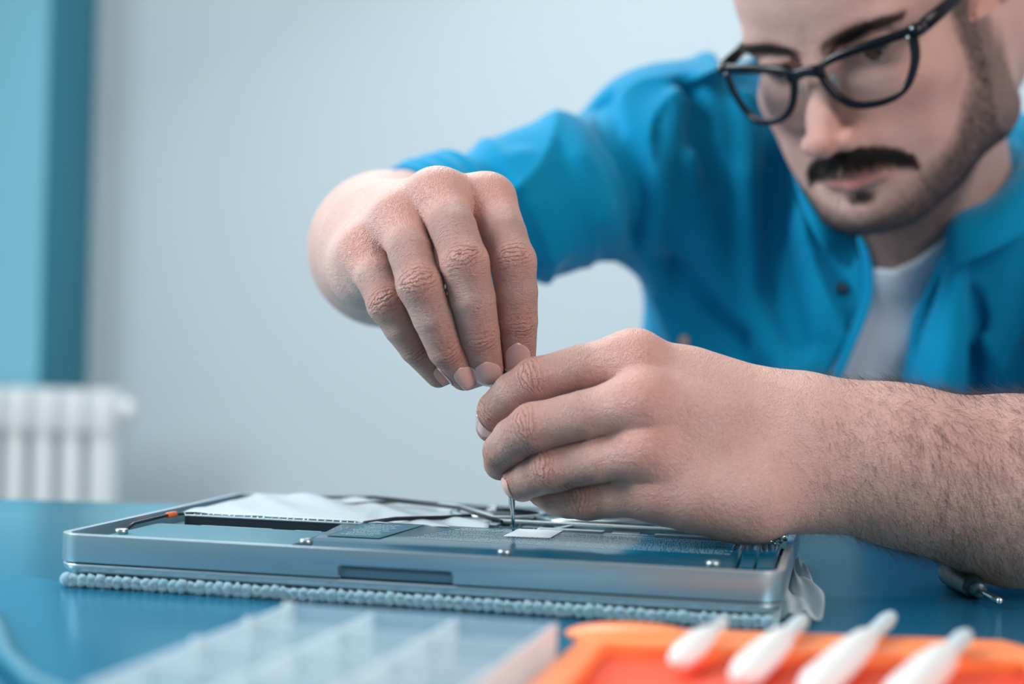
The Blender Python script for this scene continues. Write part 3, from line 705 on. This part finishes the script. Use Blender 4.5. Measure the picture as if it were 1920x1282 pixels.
def joint_creases(V, sets):
    cr = np.zeros((len(V), 3)); best = np.full(len(V), 9.)
    red = np.zeros(len(V))
    for (pts, rr, view) in sets:
        for ji in ((2, 4) if len(pts) == 6 else (1, 2)):
            a = pts[ji]; t = pts[min(ji+1, len(pts)-1)]-pts[ji-1]; t /= np.linalg.norm(t)
            n = -view - t*(-view@t); n /= np.linalg.norm(n); s_ = np.cross(t, n)
            r = V-a; u = r@t; w = r@s_; z = r@n; dist = np.linalg.norm(r, axis=1)
            mk = np.clip(z/rr[ji]*1.3, 0, 1)*np.exp(-(u/.0062)**2)*np.exp(-(w/.0085)**4)*(dist < rr[ji]*2.2)*(1 if ji < 3 else .7)
            sel = mk > cr[:, 2]
            cr[sel] = np.stack([u[sel]*1000, w[sel]*1000, mk[sel]], 1)
            red = np.maximum(red, np.clip(z/rr[ji], 0, 1)*np.exp(-(dist/.0135)**2)*1.1)
        a = pts[0]; red = np.maximum(red, .9*np.exp(-(np.linalg.norm(V-(a+.008*(-view)), axis=1)/.0125)**2))
        a = pts[-1]; red = np.maximum(red, .75*np.exp(-(np.linalg.norm(V-a, axis=1)/.014)**2))
    fc = np.zeros((len(V), 3)); bd = np.full(len(V), 9.); off = 0
    for (pts, rr, view) in sets:
        L_ = 0; W_s = np.full(len(V), 1e-9); acc_ = np.zeros((len(V), 3)); bf = np.full(len(V), 9.)
        for a, b_, r_ in zip(pts, pts[1:], rr):
            ba = b_-a; l_ = np.linalg.norm(ba); t_ = ba/l_; r = V-a; u = r@t_; uc = np.clip(u, 0, l_); q_ = r - uc[:, None]*t_; dd = np.linalg.norm(q_, axis=1) - r_
            n = -view - t_*(-view@t_); n /= np.linalg.norm(n); s_ = np.cross(t_, n); wt = np.exp(-np.clip(np.abs(u-l_*.5)/l_, 0, 6)**2*3.0)*np.exp(-np.clip(dd, 0, .05)/.002) + 1e-12
            acc_ += wt[:, None]*np.stack([(u+L_)*1000+off, (r@s_)*1000, (q_@n)/r_], 1); W_s += wt; bf = np.minimum(bf, dd); L_ += l_
        acc_ /= W_s[:, None]; m_ = bf < bd; bd[m_] = bf[m_]
        fc[m_] = np.stack([acc_[m_, 0], acc_[m_, 1], np.clip(acc_[m_, 2]+.6, 0, 1)*np.clip(1-bf[m_]/.004, 0, 1)*np.clip((acc_[m_, 0]-off)/10-1.6, 0, 1)], 1)
        off += 100
    return cr, red, fc
for i, (fn, V, Fq) in enumerate(parts):
    cr = np.zeros((len(V), 3)); tn = np.zeros((len(V), 4)); tn[:, 3] = 1
    fc = np.zeros((len(V), 3))
    if i == 0: cr, tn[:, 0], fc = joint_creases(V, [(a, b, Fv) for a, b in RH.values()] + [(RTH[0], RTH[1], -Fv)])
    if i == 1: cr, tn[:, 0], fc = joint_creases(V, [(a, b, Fv*.85 - Uv*.3) for a, b in LH.values()] + [(LTH[0], LTH[1], -Fv)])
    if i == 2:
        q = w2h(V.astype(f32)).astype(float); x = np.abs(q[:, 0]); y, z = q[:, 1], q[:, 2]
        x = np.abs(q[:, 0]+.004)
        lips = np.exp(-(((x/.021)**2 + ((z+.0755+4*x*x)/.0062)**2)**2))*(y > .004)
        nose = np.exp(-((x/.016)**2 + ((z+.044)/.016)**2 + ((y-.03)/.016)**2)) + .5*np.exp(-(((x-.045)/.022)**2 + ((z+.035)/.02)**2))*(y > -.04)
        zl = -.020 + (y+.085)*(-.068/.085)
        beard = np.clip((zl - z)/.018 + .25, 0, 1)*(y < .03)*(1-lips)*np.clip((y+.093)/.012, 0, 1)
        side = np.exp(-((y+.070)/.013)**4)*(x > .045)*np.clip((.06-z)/.02, 0, 1)*(z > -.06)
        stache = np.exp(-(((z+.0615+9.5*x*x)/.0060)**4))*(x < .034)*(y > -.010)
        x = np.abs(q[:, 0])
        tn[:, 0] = nose*.7; tn[:, 1] = np.clip(np.maximum(np.maximum(beard*.85, side*.85), stache), 0, 1)*(1-.9*lips); tn[:, 2] = lips
        ear = (x > .070) & (z > -.012); tn[:, 1] *= ~ear; tn[:, 0] = np.where(ear, .6, tn[:, 0])
    Vall.append(V); Fall.append(Fq+n0); n0 += len(V); crease.append(cr); fing.append(fc); tint.append(tn)
m = M['skin'] = mat('skin', (.62, .40, .33), .46, 0, Subsurface_Weight=.14, Subsurface_Scale=.007, Specular_IOR_Level=.55)
m.node_tree.nodes['Principled BSDF'].inputs['Subsurface Radius'].default_value = (1, .32, .16)
t = NT(m); v = coords(t)
at = t.n('ShaderNodeAttribute', attribute_name='tint'); sep = t.n('ShaderNodeSeparateColor', {0: at.outputs['Color']})
ac = t.n('ShaderNodeAttribute', attribute_name='crease'); sc_ = t.n('ShaderNodeSeparateXYZ', {0: ac.outputs['Vector']})
base = t.mix(t.noise(v, 55, 4), (.56, .325, .268), (.71, .46, .405))
base = t.mix(t.math('MULTIPLY', t.noise(v, 700, 2), .22), base, (.50, .27, .21))
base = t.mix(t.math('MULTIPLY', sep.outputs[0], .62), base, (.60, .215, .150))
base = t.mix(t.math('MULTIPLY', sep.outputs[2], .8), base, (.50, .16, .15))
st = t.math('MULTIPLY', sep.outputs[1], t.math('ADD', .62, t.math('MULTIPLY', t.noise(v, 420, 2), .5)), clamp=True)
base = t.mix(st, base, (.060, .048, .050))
BASE_ = base
# skin relief: pores, fine lines, knuckle creases
vor = t.n('ShaderNodeTexVoronoi', {'Vector': v, 'Scale': 950}, feature='DISTANCE_TO_EDGE').outputs['Distance']
h1 = t.bump(vor, .9, .0007)
h1 = t.bump(t.noise(v, 380, 4, .6), .9, .0009, h1)
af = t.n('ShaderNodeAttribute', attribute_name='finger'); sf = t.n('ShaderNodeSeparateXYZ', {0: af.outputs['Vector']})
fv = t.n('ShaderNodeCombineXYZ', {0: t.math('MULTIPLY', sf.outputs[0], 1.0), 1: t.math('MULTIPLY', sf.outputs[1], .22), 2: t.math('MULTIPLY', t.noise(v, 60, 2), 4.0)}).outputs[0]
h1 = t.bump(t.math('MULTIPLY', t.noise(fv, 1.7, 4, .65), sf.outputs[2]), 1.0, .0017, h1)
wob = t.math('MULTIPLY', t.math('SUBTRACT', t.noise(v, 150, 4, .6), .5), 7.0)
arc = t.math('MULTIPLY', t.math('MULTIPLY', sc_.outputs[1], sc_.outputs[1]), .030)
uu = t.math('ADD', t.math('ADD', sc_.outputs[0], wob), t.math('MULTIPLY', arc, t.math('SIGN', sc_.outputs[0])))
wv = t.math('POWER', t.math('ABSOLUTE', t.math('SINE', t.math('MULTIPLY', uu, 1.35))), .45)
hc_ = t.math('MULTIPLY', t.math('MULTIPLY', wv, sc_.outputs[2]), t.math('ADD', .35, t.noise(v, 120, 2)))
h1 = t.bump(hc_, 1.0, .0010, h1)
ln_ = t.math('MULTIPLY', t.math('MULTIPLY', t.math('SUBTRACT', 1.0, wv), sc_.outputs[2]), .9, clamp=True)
t.link(t.mix(ln_, BASE_, (.32, .12, .085)), 'Base Color')  # crease shade painted into the skin colour as dark red lines
t.link(h1, 'Normal')
V = np.concatenate(Vall); root = np.array(per.location)
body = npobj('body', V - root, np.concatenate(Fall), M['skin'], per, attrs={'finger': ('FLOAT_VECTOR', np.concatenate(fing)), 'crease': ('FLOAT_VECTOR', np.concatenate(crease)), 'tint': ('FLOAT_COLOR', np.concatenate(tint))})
# ---- fingernails
M['nail'] = mat('fingernail', (.70, .43, .39), .2, 0, Subsurface_Weight=.1, Subsurface_Scale=.002, Coat_Weight=.6, Coat_Roughness=.15)
def nail(fn, base_px, tip_px, d, width, nrm=None, name='fingernail'):
    a = P(*base_px, d); b = P(*tip_px, d); ax = b-a; L = np.linalg.norm(ax); ax /= L
    n = -Fv if nrm is None else np.asarray(nrm, float); n = n - ax*(n@ax); n /= np.linalg.norm(n); s_ = np.cross(ax, n)
    nu, nv = 17, 17; V = []; Fq = []
    for j in range(nv):
        w = j/(nv-1); hw = width*.5*min(1, (1-(1-min(1, w/.42))**2.4)**.5 if w < .42 else 1)*(1 if w < .8 else (1-.35*((w-.8)/.2)**2))
        for i in range(nu):
            u = 2*i/(nu-1)-1; V.append(a + ax*(L*(w + .04*(1-u*u)*(w-.5)*2)) + s_*u*max(hw, width*.12) + n*.012)
    V = np.array(V)
    for _ in range(25): V = V - n*np.clip(ev(fn, V), -.004, .004)[:, None]*.8
    V = V + n*.00028
    for j in range(nv-1):
        for i in range(nu-1): q = j*nu+i; Fq.append((q, q+1, q+nu+1, q+nu))
    o = npobj(name, V-root, Fq, M['nail'], per); sm = o.modifiers.new('solid', 'SOLIDIFY'); sm.thickness = .0005; sm.offset = 0
nail(right_arm, (970, 645), (972, 703), .79, .0125, -Fv - .1*Uv)
nail(right_arm, (911, 680), (918, 726), .785, .0135, -Fv - .2*Uv)
nail(right_arm, (866, 690), (882, 733), .785, .0110, -Fv - .2*Uv - .3*Rv)
nail(right_arm, (820, 688), (840, 726), .795, .0090, -Fv - .2*Uv - .3*Rv)
nail(left_arm, (903, 772), (900, 818), .79, .010, -Rv - .5*Fv)
nail(left_arm, (956, 898), (950, 930), .775, .009, -Rv - .5*Fv)
# ---- eyes
M['eye'] = mat('eye_white', (.72, .70, .68), .1, 0, Coat_Weight=.5)
M['iris'] = mat('iris_brown', (.035, .018, .010), .08)
for sx in (1, -1):
    c = h2w((sx*.0335, -.0118, .001)); look = h2w((sx*.0335-.003, .02, -.008)) - c; look /= np.linalg.norm(look)
    bm = bmesh.new(); Mx = align(Vector(c-root), Vector(c-root+look))
    bmesh.ops.create_uvsphere(bm, u_segments=32, v_segments=24, radius=.0122, matrix=Mx)
    for f in bm.faces:
        if (f.calc_center_median() - Vector(c-root)).dot(Vector(look)) > .0103: f.material_index = 1
    bmobj('eye', bm, [M['eye'], M['iris']], per)
# ---- facial hair, brows, arm hair
M['hair'] = mat('dark_brown_hair', (.018, .013, .012), .5)
M['armhair'] = mat('brown_arm_hair', (.07, .042, .032), .5)
Vh = parts[2][1]; qh = w2h(Vh.astype(f32)).astype(float); Gh = grad(head_neck, Vh); Gh /= np.linalg.norm(Gh, axis=1)[:, None]
def scatter(mask_w, n):
    w = np.clip(mask_w, 0, None); idx = rng.choice(len(w), n, p=w/w.sum()); return idx
x, y, z = np.abs(qh[:, 0]), qh[:, 1], qh[:, 2]; tn2 = tint[2]
sx_ = np.sign(qh[:, 0])
dn = HR @ np.array([0, 0, -1.]); fw = HR @ np.array([0, 1., 0]); rt = HR @ np.array([1., 0, 0])
def strands(name, wgt, n, ln, rad, dirfn, curl, stand=.35, matl=None):
    i = scatter(wgt, n); d = dirfn(i); nn = Gh[i]; d = d - nn*(d*nn).sum(1)[:, None]; d /= np.linalg.norm(d, axis=1)[:, None]
    d = d + nn*stand + rng.normal(size=d.shape)*.12
    return hairs(name, Vh[i] + rng.normal(size=(n, 3))*.0004, d, rng.uniform(.6, 1.0, n)*ln, rad, matl or M['hair'], per, curl)
xs0 = x; x = np.abs(qh[:, 0]+.004)
wm = np.exp(-((z+.0615+9.5*x*x)/(.0076*(1-.40*np.clip(x/.036, 0, 1))))**4)*(x < .037)*(y > -.012)*(y < .027)
strands('moustache', wm.astype(float), 5600, .0070, .00009, lambda i: dn + rt*sx_[i][:, None]*.75, .3, .22)
strands('soul_patch', np.exp(-((x/.009)**2+((z+.0890)/.0036)**2)**2)*(y > .0), 450, .005, .00008, lambda i: dn + 0*Vh[i], .2)
x = xs0
zl = -.022 + (y+.085)*(-.066/.085)
wb = (np.clip((zl-z)/.02+.2, 0, 1)*(y < .022)*np.clip((y+.093)/.012, 0, 1)*(x < .075)*(z > -.125))*(tn2[:, 2] < .3) + 1.2*np.exp(-((y+.070)/.012)**4)*(x > .045)*(x < .073)*(z < .06)*(z > -.05)
strands('beard_stubble', wb, 26000, .0036, .00007, lambda i: dn + rt*sx_[i][:, None]*.1 - fw*.3, .3, .45)
for s0 in (1, -1):
    u = (x-.006)/.050
    zc = .0075 + .0085*np.sin(np.clip(u, 0, 1)*2.1)
    wbr = ((u > 0)*(u < 1)*(np.abs(z-zc) < .0055*(1-.6*np.clip(u, 0, 1)))*(y > -.035)*(sx_ == s0)).astype(float)*(.25+np.clip(u*3, 0, 1))
    strands('eyebrow', wbr, 1500, .0090, .00009, lambda i: rt*s0*1.0 - dn*.35, .25, .15)
    wla = ((x > .022)*(x < .046)*(np.abs(z-.0022) < .0014)*(y > -.012)*(sx_ == s0)).astype(float)
    if wla.sum() > 5: strands('eyelashes', wla, 170, .0085, .00014, lambda i: fw*1.0 + dn*.5, .2, .2)
Va = parts[1][1]; Fa = parts[1][2]
xa = Va[:, 0]; X0, X1 = P(1400, 800, .78)[0], P(1700, 800, .78)[0]
wgt = np.clip((xa-X0)/(X1-X0), 0, 1)**1.8*(xa < P(2150, 800, .8)[0])*(Va[:, 1] < .80)*(Va[:, 2] > TZ + .011)
i = scatter(wgt, 6800); Ga = grad(left_arm, Va[i]); Ga /= np.linalg.norm(Ga, axis=1)[:, None]
upn = Ga@Uv
d = -Rv*.5*0 + Rv*.35 - Uv*1.0 + rng.normal(size=(len(i), 3))*.35; d = np.where((upn > .75)[:, None], -Rv*.9 + Uv*.3 - Uv*0 + rng.normal(size=(len(i), 3))*.4, d)
d = d - Ga*(d*Ga).sum(1)[:, None]; d /= np.linalg.norm(d, axis=1)[:, None]; d = d + Ga*np.where(upn > .6, .75, .28)[:, None]
hairs('arm_hair', Va[i], d, rng.uniform(.35, 1, len(i))*.0145, .00005, M['armhair'], per, .55, segs=5)
# ---- scalp hair
def hair_sdf(p):
    q = w2h(p).astype(f32); a = q.copy(); a[:, 0] = np.abs(a[:, 0])
    d = ell(q, (0, -.092, .058), (.083, .102, .093)) + .0012*np.sin(q[:, 0]*420+q[:, 1]*90)*np.sin(q[:, 1]*160)
    cut = (q[:, 1]*.80 + .052*0 + (-q[:, 2]+.075)*.60 + .010)        # hairline plane
    d = smax(d, cut, .012)
    return d
V, Fq = sdf_mesh(hair_sdf, hc-.16, hc+.17, .0025); npobj('hair', V-root, Fq, M['hair'], per)
# ---- T-shirt and shirt
M['tshirt'] = noisy('grey_white_cotton', (.42, .50, .58), (.46, .54, .62), 30, .9, bumpd=.0004, bscale=1500)
def poly2(p, pts, dref):
    # distance in the plane facing the photographer to a polygon, extruded in depth
    d3 = p - CAM.astype(f32); u = d3@Rv.astype(f32); w = d3@Uv.astype(f32)
    A = [((a-960)/FPX*dref, -(b-641)/FPX*dref) for a, b in pts]; n = len(A)
    dm = np.full(len(p), 9., f32); ins = np.zeros(len(p), bool)
    for i in range(n):
        x0, y0 = A[i]; x1, y1 = A[(i+1) % n]; ex, ey = x1-x0, y1-y0
        tt = np.clip(((u-x0)*ex+(w-y0)*ey)/(ex*ex+ey*ey), 0, 1); dm = np.minimum(dm, np.hypot(u-x0-tt*ex, w-y0-tt*ey))
        c = ((y0 > w) != (y1 > w)); xs = x0 + (w-y0)*ex/(ey if abs(ey) > 1e-9 else 1e-9); ins ^= c & (u < xs)
    return np.where(ins, -dm, dm)
def ts_sdf(p):
    d = smin(torso(p) - .001, neck_sdf(p) - .0035, .02)
    above = smax(poly2(p, [(1400, 100), (1560, 430), (1612, 478), (1645, 499), (1680, 505), (1720, 485), (1758, 452), (1830, 380), (1990, 330), (2080, 100)], 1.13), p[:, 1] - 1.25, .004)
    return smax(d, -above, .004)
lo, hi = bbox([P(1400, 380, 1.1), P(2050, 380, 1.1), P(1850, 900, 1.12), P(1500, 900, 1.12)], .06); hi[1] = 1.27
V, Fq = sdf_mesh(ts_sdf, lo, hi, .0025); npobj('t_shirt', V-root, Fq, M['tshirt'], per)
m = M['shirt'] = mat('blue_chambray', (.0, .225, .41), .85, 0, Specular_IOR_Level=.15, Sheen_Weight=.35, Sheen_Roughness=.35, Sheen_Tint=(.55, .85, 1, 1))
t = NT(m); v = coords(t)
t.link(t.mix(t.noise(v, 900, 2), (.0, .215, .41), (.0, .275, .50)), 'Base Color'); t.link(t.bump(t.noise(v, 1300, 2), .6, .0004), 'Normal')
OPEN = [(1560, 330), (1600, 440), (1628, 500), (1634, 560), (1600, 640), (1560, 730), (1480, 1000), (1640, 1000), (1702, 720), (1722, 600), (1752, 515), (1772, 450), (1784, 402), (1870, 412), (1935, 330), (1940, 150), (1560, 150)]
def shirt0(p):
    d = torso(p) - .011
    s = chain(p, [RE + (RS-RE)*.17, RE + (RS-RE)*.5, RS, P(1400, 300, 1.25)], [.0440, .0475, .060, .070], .03)
    d = smin(d, s, .035)
    d = smin(d, cone(p, LE + (LS-LE)*.2, LS, .058, .068), .04)
    return d
FOLDS = []
def fold(pts, r, amp):
    w = []
    for a, b in pts:
        q, _ = march(shirt0, a, b, .8)
        if q is not None: w.append(q)
    if len(w) > 1: FOLDS.append((w, r, amp))
# (pixels along the fold, width, height); negative height is a valley
fold([(1340, 110), (1270, 200), (1235, 330), (1215, 430), (1240, 520)], .009, .021)
fold([(1395, 190), (1400, 330), (1405, 450), (1410, 560), (1440, 640), (1480, 700)], .009, .024)
fold([(1460, 330), (1455, 450), (1470, 560), (1500, 640)], .016, -.010)
fold([(1190, 440), (1260, 500), (1330, 560), (1400, 620)], .008, -.008)
fold([(1300, 300), (1320, 420), (1350, 520), (1390, 590)], .013, .008)
fold([(1290, 170), (1310, 260), (1330, 340)], .012, -.009)
fold([(1130, 190), (1150, 260), (1190, 330), (1200, 430)], .010, -.009)
fold([(1060, 230), (1090, 300), (1130, 400), (1160, 470)], .012, .006)
fold([(980, 300), (1010, 380), (1040, 480)], .012, .004)
fold([(1510, 420), (1540, 520), (1530, 620), (1500, 700)], .012, .006)
fold([(1250, 560), (1280, 640), (1350, 690)], .014, .008)
fold([(1775, 430), (1800, 480), (1795, 560), (1760, 640), (1740, 720)], .010, .013)
fold([(1815, 440), (1800, 520), (1830, 600), (1830, 720)], .008, -.012)
fold([(1880, 420), (1890, 520), (1870, 640), (1880, 720)], .016, .007)
def shirt_sdf(p):
    d = shirt0(p); d00 = d
    for w, r, amp in FOLDS:
        dd = None
        for a, b in zip(w, w[1:]):
            c = cone(p, a, b, 0, 0); dd = c if dd is None else np.minimum(dd, c)
        d = d - 1.9*amp*np.exp(-(dd/(.85*r))**2)
    X_, Z_ = p[:, 0] + .25*p[:, 1], p[:, 2]
    r1 = 1 - np.abs(np.sin(46*(X_*.93 + Z_*.28) + 2.2*np.sin(13*Z_+4*X_) + 1.1*np.sin(31*X_+9*Z_)))
    r2 = 1 - np.abs(np.sin(34*(X_*.75 - Z_*.62) + 2.0*np.sin(17*Z_-8*X_) + .9*np.sin(27*Z_+12*X_)))
    d = d - .0105*r1**3*(.55+.45*np.sin(11*Z_+19*X_)) - .0085*r2**3*(.5+.5*np.sin(14*X_-17*Z_+1))
    d = smax(np.minimum(d, d00 + .0055), d00 - .034, .01)
    cut = smax(poly2(p, OPEN, 1.13), p[:, 1] - 1.30, .005)
    d = smax(d, -cut, .004)
    ax_ = ((NT0-NB)/np.linalg.norm(NT0-NB)); hh = (p-NB.astype(f32))@ax_.astype(f32)
    st_ = smax(neck_sdf(p) - .012, hh - np.linalg.norm(NT0-NB)*.62, .006)
    return smax(smin(d, st_, .012), -cut, .004)
lo, hi = bbox([P(760, 260, .98), P(760, 560, .98), P(2330, 200, 1.2), P(2300, 1000, 1.3), P(1300, 1000, 1.35), RS, LE], .05); hi[1] = 1.46; hi[2] = P(1265, 60, 1.2)[2]+.02; lo[2] = .56; lo[1] = .84
V, Fq = sdf_mesh(shirt_sdf, lo, hi, .0032)
keep = ~((V[:, 1] < 1.12) & (V[:, 2] < TZ+.002)); 
shirt = npobj('shirt', V-root, Fq, M['shirt'], per)
# rolled cuff, plackets, collar, buttons
def strip(name, line, off0, off1, thick, parent=shirt, lift=.002, fn=shirt_sdf, m=None, rows=6):
    pts = []
    for a, b in line: pts.append((a, b))
    V = []; n = len(line)
    for (a, b), (o0x, o0y), (o1x, o1y) in zip(line, off0, off1):
        for k in range(rows):
            s_ = k/(rows-1); V.append((a + o0x*(1-s_) + o1x*s_, b + o0y*(1-s_) + o1y*s_))
    W_ = []; last = 1.13
    for a, b in V:
        q, d_ = march(fn, a, b, .95)
        if q is None: q = P(a, b, last)
        else: last = float((q-CAM)@Fv)
        last = min(last, 1.22)
        W_.append(P(a, b, min(float((q-CAM)@Fv), last) - lift))
    Fq = [(i*rows+k, i*rows+k+1, (i+1)*rows+k+1, (i+1)*rows+k) for i in range(n-1) for k in range(rows-1)]
    o = npobj(name, np.array(W_)-root, Fq, m or M['shirt'], per)
    s1 = o.modifiers.new('smooth', 'SMOOTH'); s1.factor = .6; s1.iterations = 6
    s2 = o.modifiers.new('solid', 'SOLIDIFY'); s2.thickness = thick; s3 = o.modifiers.new('sub', 'SUBSURF'); s3.levels = s3.render_levels = 2
    return o
def free_strip(name, rows3, thick, m=None):
    n = len(rows3); k = len(rows3[0]); W_ = [P(*c) for r_ in rows3 for c in r_]
    Fq = [(i*k+j, i*k+j+1, (i+1)*k+j+1, (i+1)*k+j) for i in range(n-1) for j in range(k-1)]
    o = npobj(name, np.array(W_)-root, Fq, m or M['shirt'], per)
    s2 = o.modifiers.new('solid', 'SOLIDIFY'); s2.thickness = thick; s3 = o.modifiers.new('sub', 'SUBSURF'); s3.levels = s3.render_levels = 3
    return o
# collar: viewer's left leaf and viewer's right leaf, standing round the neck
free_strip('collar', [[(1475, 300, 1.12), (1490, 345, 1.10), (1500, 385, 1.095)], [(1520, 330, 1.10), (1530, 385, 1.085), (1525, 440, 1.085)], [(1560, 385, 1.10), (1570, 425, 1.085), (1555, 480, 1.085)], [(1598, 430, 1.11), (1612, 470, 1.095), (1600, 520, 1.10)]], .0022)
free_strip('collar', [[(2010, 150, 1.16), (2000, 240, 1.12), (2010, 400, 1.09)], [(1955, 240, 1.15), (1945, 310, 1.10), (1960, 420, 1.085)], [(1900, 330, 1.13), (1890, 372, 1.085), (1905, 450, 1.08)], [(1850, 380, 1.13), (1835, 405, 1.085), (1850, 480, 1.08)], [(1795, 388, 1.12), (1790, 410, 1.09), (1800, 500, 1.09)], [(1775, 420, 1.12), (1772, 450, 1.10), (1780, 520, 1.10)]], .0022)
free_strip('front_placket', [[(1600, 430, 1.125), (1622, 440, 1.115)], [(1624, 500, 1.125), (1645, 505, 1.118)], [(1618, 570, 1.135), (1640, 575, 1.13)], [(1580, 650, 1.145), (1602, 655, 1.14)], [(1545, 740, 1.15), (1568, 745, 1.145)]], .003)
free_strip('front_placket', [[(1768, 440, 1.12), (1795, 430, 1.10), (1815, 440, 1.11)], [(1775, 520, 1.125), (1795, 510, 1.10), (1812, 520, 1.115)], [(1735, 610, 1.135), (1775, 600, 1.105), (1815, 610, 1.115)], [(1712, 680, 1.14), (1760, 670, 1.105), (1815, 680, 1.115)], [(1700, 760, 1.14), (1750, 755, 1.11), (1808, 760, 1.12)]], .003)
q, _ = march(shirt_sdf, 1579, 541, .95)
if q is not None:
    n = grad(shirt_sdf, q[None])[0]; bm = bmesh.new(); lathe(bm, [(.0001, 0), (.0048, 0), (.0052, .001), (.0045, .0026), (.0001, .0028)], 20, align(Vector(q-root), Vector(q-root+n)))
    bmobj('button', bm, mat('dark_button', (.006, .03, .06), .3), per)
q, _ = march(shirt_sdf, 1283, 640, .95)
if q is not None:
    n = grad(shirt_sdf, q[None])[0]; bm = bmesh.new(); lathe(bm, [(.0001, 0), (.0042, 0), (.0048, .001), (.0042, .0018), (.0001, .0014)], 20, align(Vector(q-root), Vector(q-root+n)))
    bmobj('button', bm, mat('copper_button', (.62, .36, .28), .4), per)
ring = RE + (RS-RE)*.165; axd = (RS-RE)/np.linalg.norm(RS-RE)
def cuff_sdf(p):
    r_ = p - ring.astype(f32); h_ = r_@axd.astype(f32); rad_ = np.linalg.norm(r_ - h_[:, None]*axd.astype(f32), axis=1)
    w_ = np.maximum(np.abs(h_) - .016, 0); return np.hypot(rad_ - .0490 - .0012*np.sin(h_*500), w_) - .0045
V, Fq = sdf_mesh(cuff_sdf, ring-.085, ring+.085, .0022); npobj('rolled_cuff', V-root, Fq, M['shirt'], per)
# ---------------------------------------------------------------- eyeglasses
M['frame'] = mat('black_acetate', (.001, .003, .009), .30, 0, Specular_IOR_Level=.35)
m = M['lens'] = bpy.data.materials.new('lens_glass'); m.use_nodes = True; nt = m.node_tree; nt.nodes.clear()
o_ = nt.nodes.new('ShaderNodeOutputMaterial'); mx = nt.nodes.new('ShaderNodeMixShader'); tr_ = nt.nodes.new('ShaderNodeBsdfTransparent'); gl = nt.nodes.new('ShaderNodeBsdfGlossy'); fr = nt.nodes.new('ShaderNodeFresnel')
fr.inputs[0].default_value = 1.45; gl.inputs['Roughness'].default_value = .02; tr_.inputs[0].default_value = (.93, .95, .96, 1)
nt.links.new(fr.outputs[0], mx.inputs[0]); nt.links.new(tr_.outputs[0], mx.inputs[1]); nt.links.new(gl.outputs[0], mx.inputs[2]); nt.links.new(mx.outputs[0], o_.inputs[0])
gls = tag(empty('eyeglasses', HT), 'black rectangular eyeglasses worn low over the man\'s eyes', 'glasses')
gls.matrix_world = Matrix([list(HR[0])+[HT[0]], list(HR[1])+[HT[1]], list(HR[2])+[HT[2]], [0, 0, 0, 1]])
def gy(x): return .0235 - 4.0*x*x
LP = [(.0085, .0030), (.0200, .0068), (.0380, .0086), (.0560, .0092), (.0665, .0086), (.0672, .0010), (.0648, -.0110), (.0570, -.0240), (.0470, -.0288), (.0350, -.0292), (.0235, -.0262), (.0150, -.0185), (.0100, -.0080), (.0082, -.0015)]
def lens_outline(sx, grow=0.0):
    out = []; n = len(LP)
    for i in range(n):
        p0, p1, p2, p3 = [Vector(LP[(i+k) % n]) for k in (-1, 0, 1, 2)]
        for k in range(4):
            t_ = k/4; q = .5*((2*p1)+(p2-p0)*t_+(2*p0-5*p1+4*p2-p3)*t_*t_+(3*p1-p0-3*p2+p3)*t_**3)
            tg = .5*((p2-p0)+2*(2*p0-5*p1+4*p2-p3)*t_+3*(3*p1-p0-3*p2+p3)*t_*t_); nrm = Vector((-tg.y, tg.x)).normalized()
            q = q + nrm*(grow - .0030); out.append((sx*q.x, gy(q.x), q.y))
    return out
bm = bmesh.new()
for sx in (1, -1):
    for inner, outer in ((lens_outline(sx), lens_outline(sx, .0038)),):
        n = len(inner)
        def tz(q): return .0012 if q[2] > .004 else 0
        ring_ = []
        for (a, b) in zip(inner, outer):
            up = max(0, (a[2]-.000))*.22; ring_.append([(a[0], a[1]+.0022, a[2]), (b[0], b[1]+.0018, b[2]+up), (b[0], b[1]-.0022, b[2]+up), (a[0], a[1]-.0022, a[2])])
        vv = [[bm.verts.new(c) for c in r_] for r_ in ring_]
        for i in range(n):
            for k in range(4): bm.faces.new((vv[i][k], vv[i][(k+1) % 4], vv[(i+1) % n][(k+1) % 4], vv[(i+1) % n][k]))
    tube(bm, [(sx*.0655, gy(.0655)+.0005, .0085), (sx*.0690, gy(.069)-.001, .0085), (sx*.0705, gy(.069)-.006, .0085)], [.0042, .0045, .0040], 12)
tube(bm, [(-.0125, gy(.0115), -.0005), (-.006, gy(.006)+.001, .0010), (0, gy(0)+.0012, .0018), (.006, gy(.006)+.001, .0010), (.0125, gy(.0115), -.0005)], [.0050, .0040, .0034, .0040, .0050], 12, flat=(.55, 1))
fo = bmobj('frame', bm, M['frame'], gls)
for sx in (1, -1):
    bm = bmesh.new(); tube(bm, [(sx*.0705, gy(.069)-.005, .0085), (sx*.0735, -.03, .0095), (sx*.0765, -.07, .0115), (sx*.0785, -.095, .0125), (sx*.0785, -.112, .006), (sx*.078, -.122, -.010)], [.0048, .0044, .0038, .0030, .0028, .0026], 12, flat=(.45, 1)); bmobj('temple', bm, M['frame'], gls)
    bm = bmesh.new(); bm.faces.new([bm.verts.new(q) for q in lens_outline(sx, .0004)]); bmesh.ops.triangulate(bm, faces=bm.faces); o = bmobj('lens', bm, M['lens'], gls, smooth=False)
    bm = bmesh.new()
    for k in range(2): lathe(bm, [(.0001, 0), (.0011, 0), (.0011, .0006), (.0001, .0006)], 12, Matrix.Translation((sx*(.0650+.0042*k*.8), gy(.066)+.0030-.0012*k, .0062+.0045*k)) @ Matrix.Rotation(R(-90), 4, 'X'))
    bmobj('hinge_rivet', bm, M['steel'], fo)
    bm = bmesh.new(); bmesh.ops.create_uvsphere(bm, u_segments=12, v_segments=8, radius=1, matrix=Matrix.Translation((sx*.0118, .0135, -.012)) @ Matrix.Diagonal((.0018, .004, .006, 1))); bmobj('nose_pad', bm, M['clear'], fo)
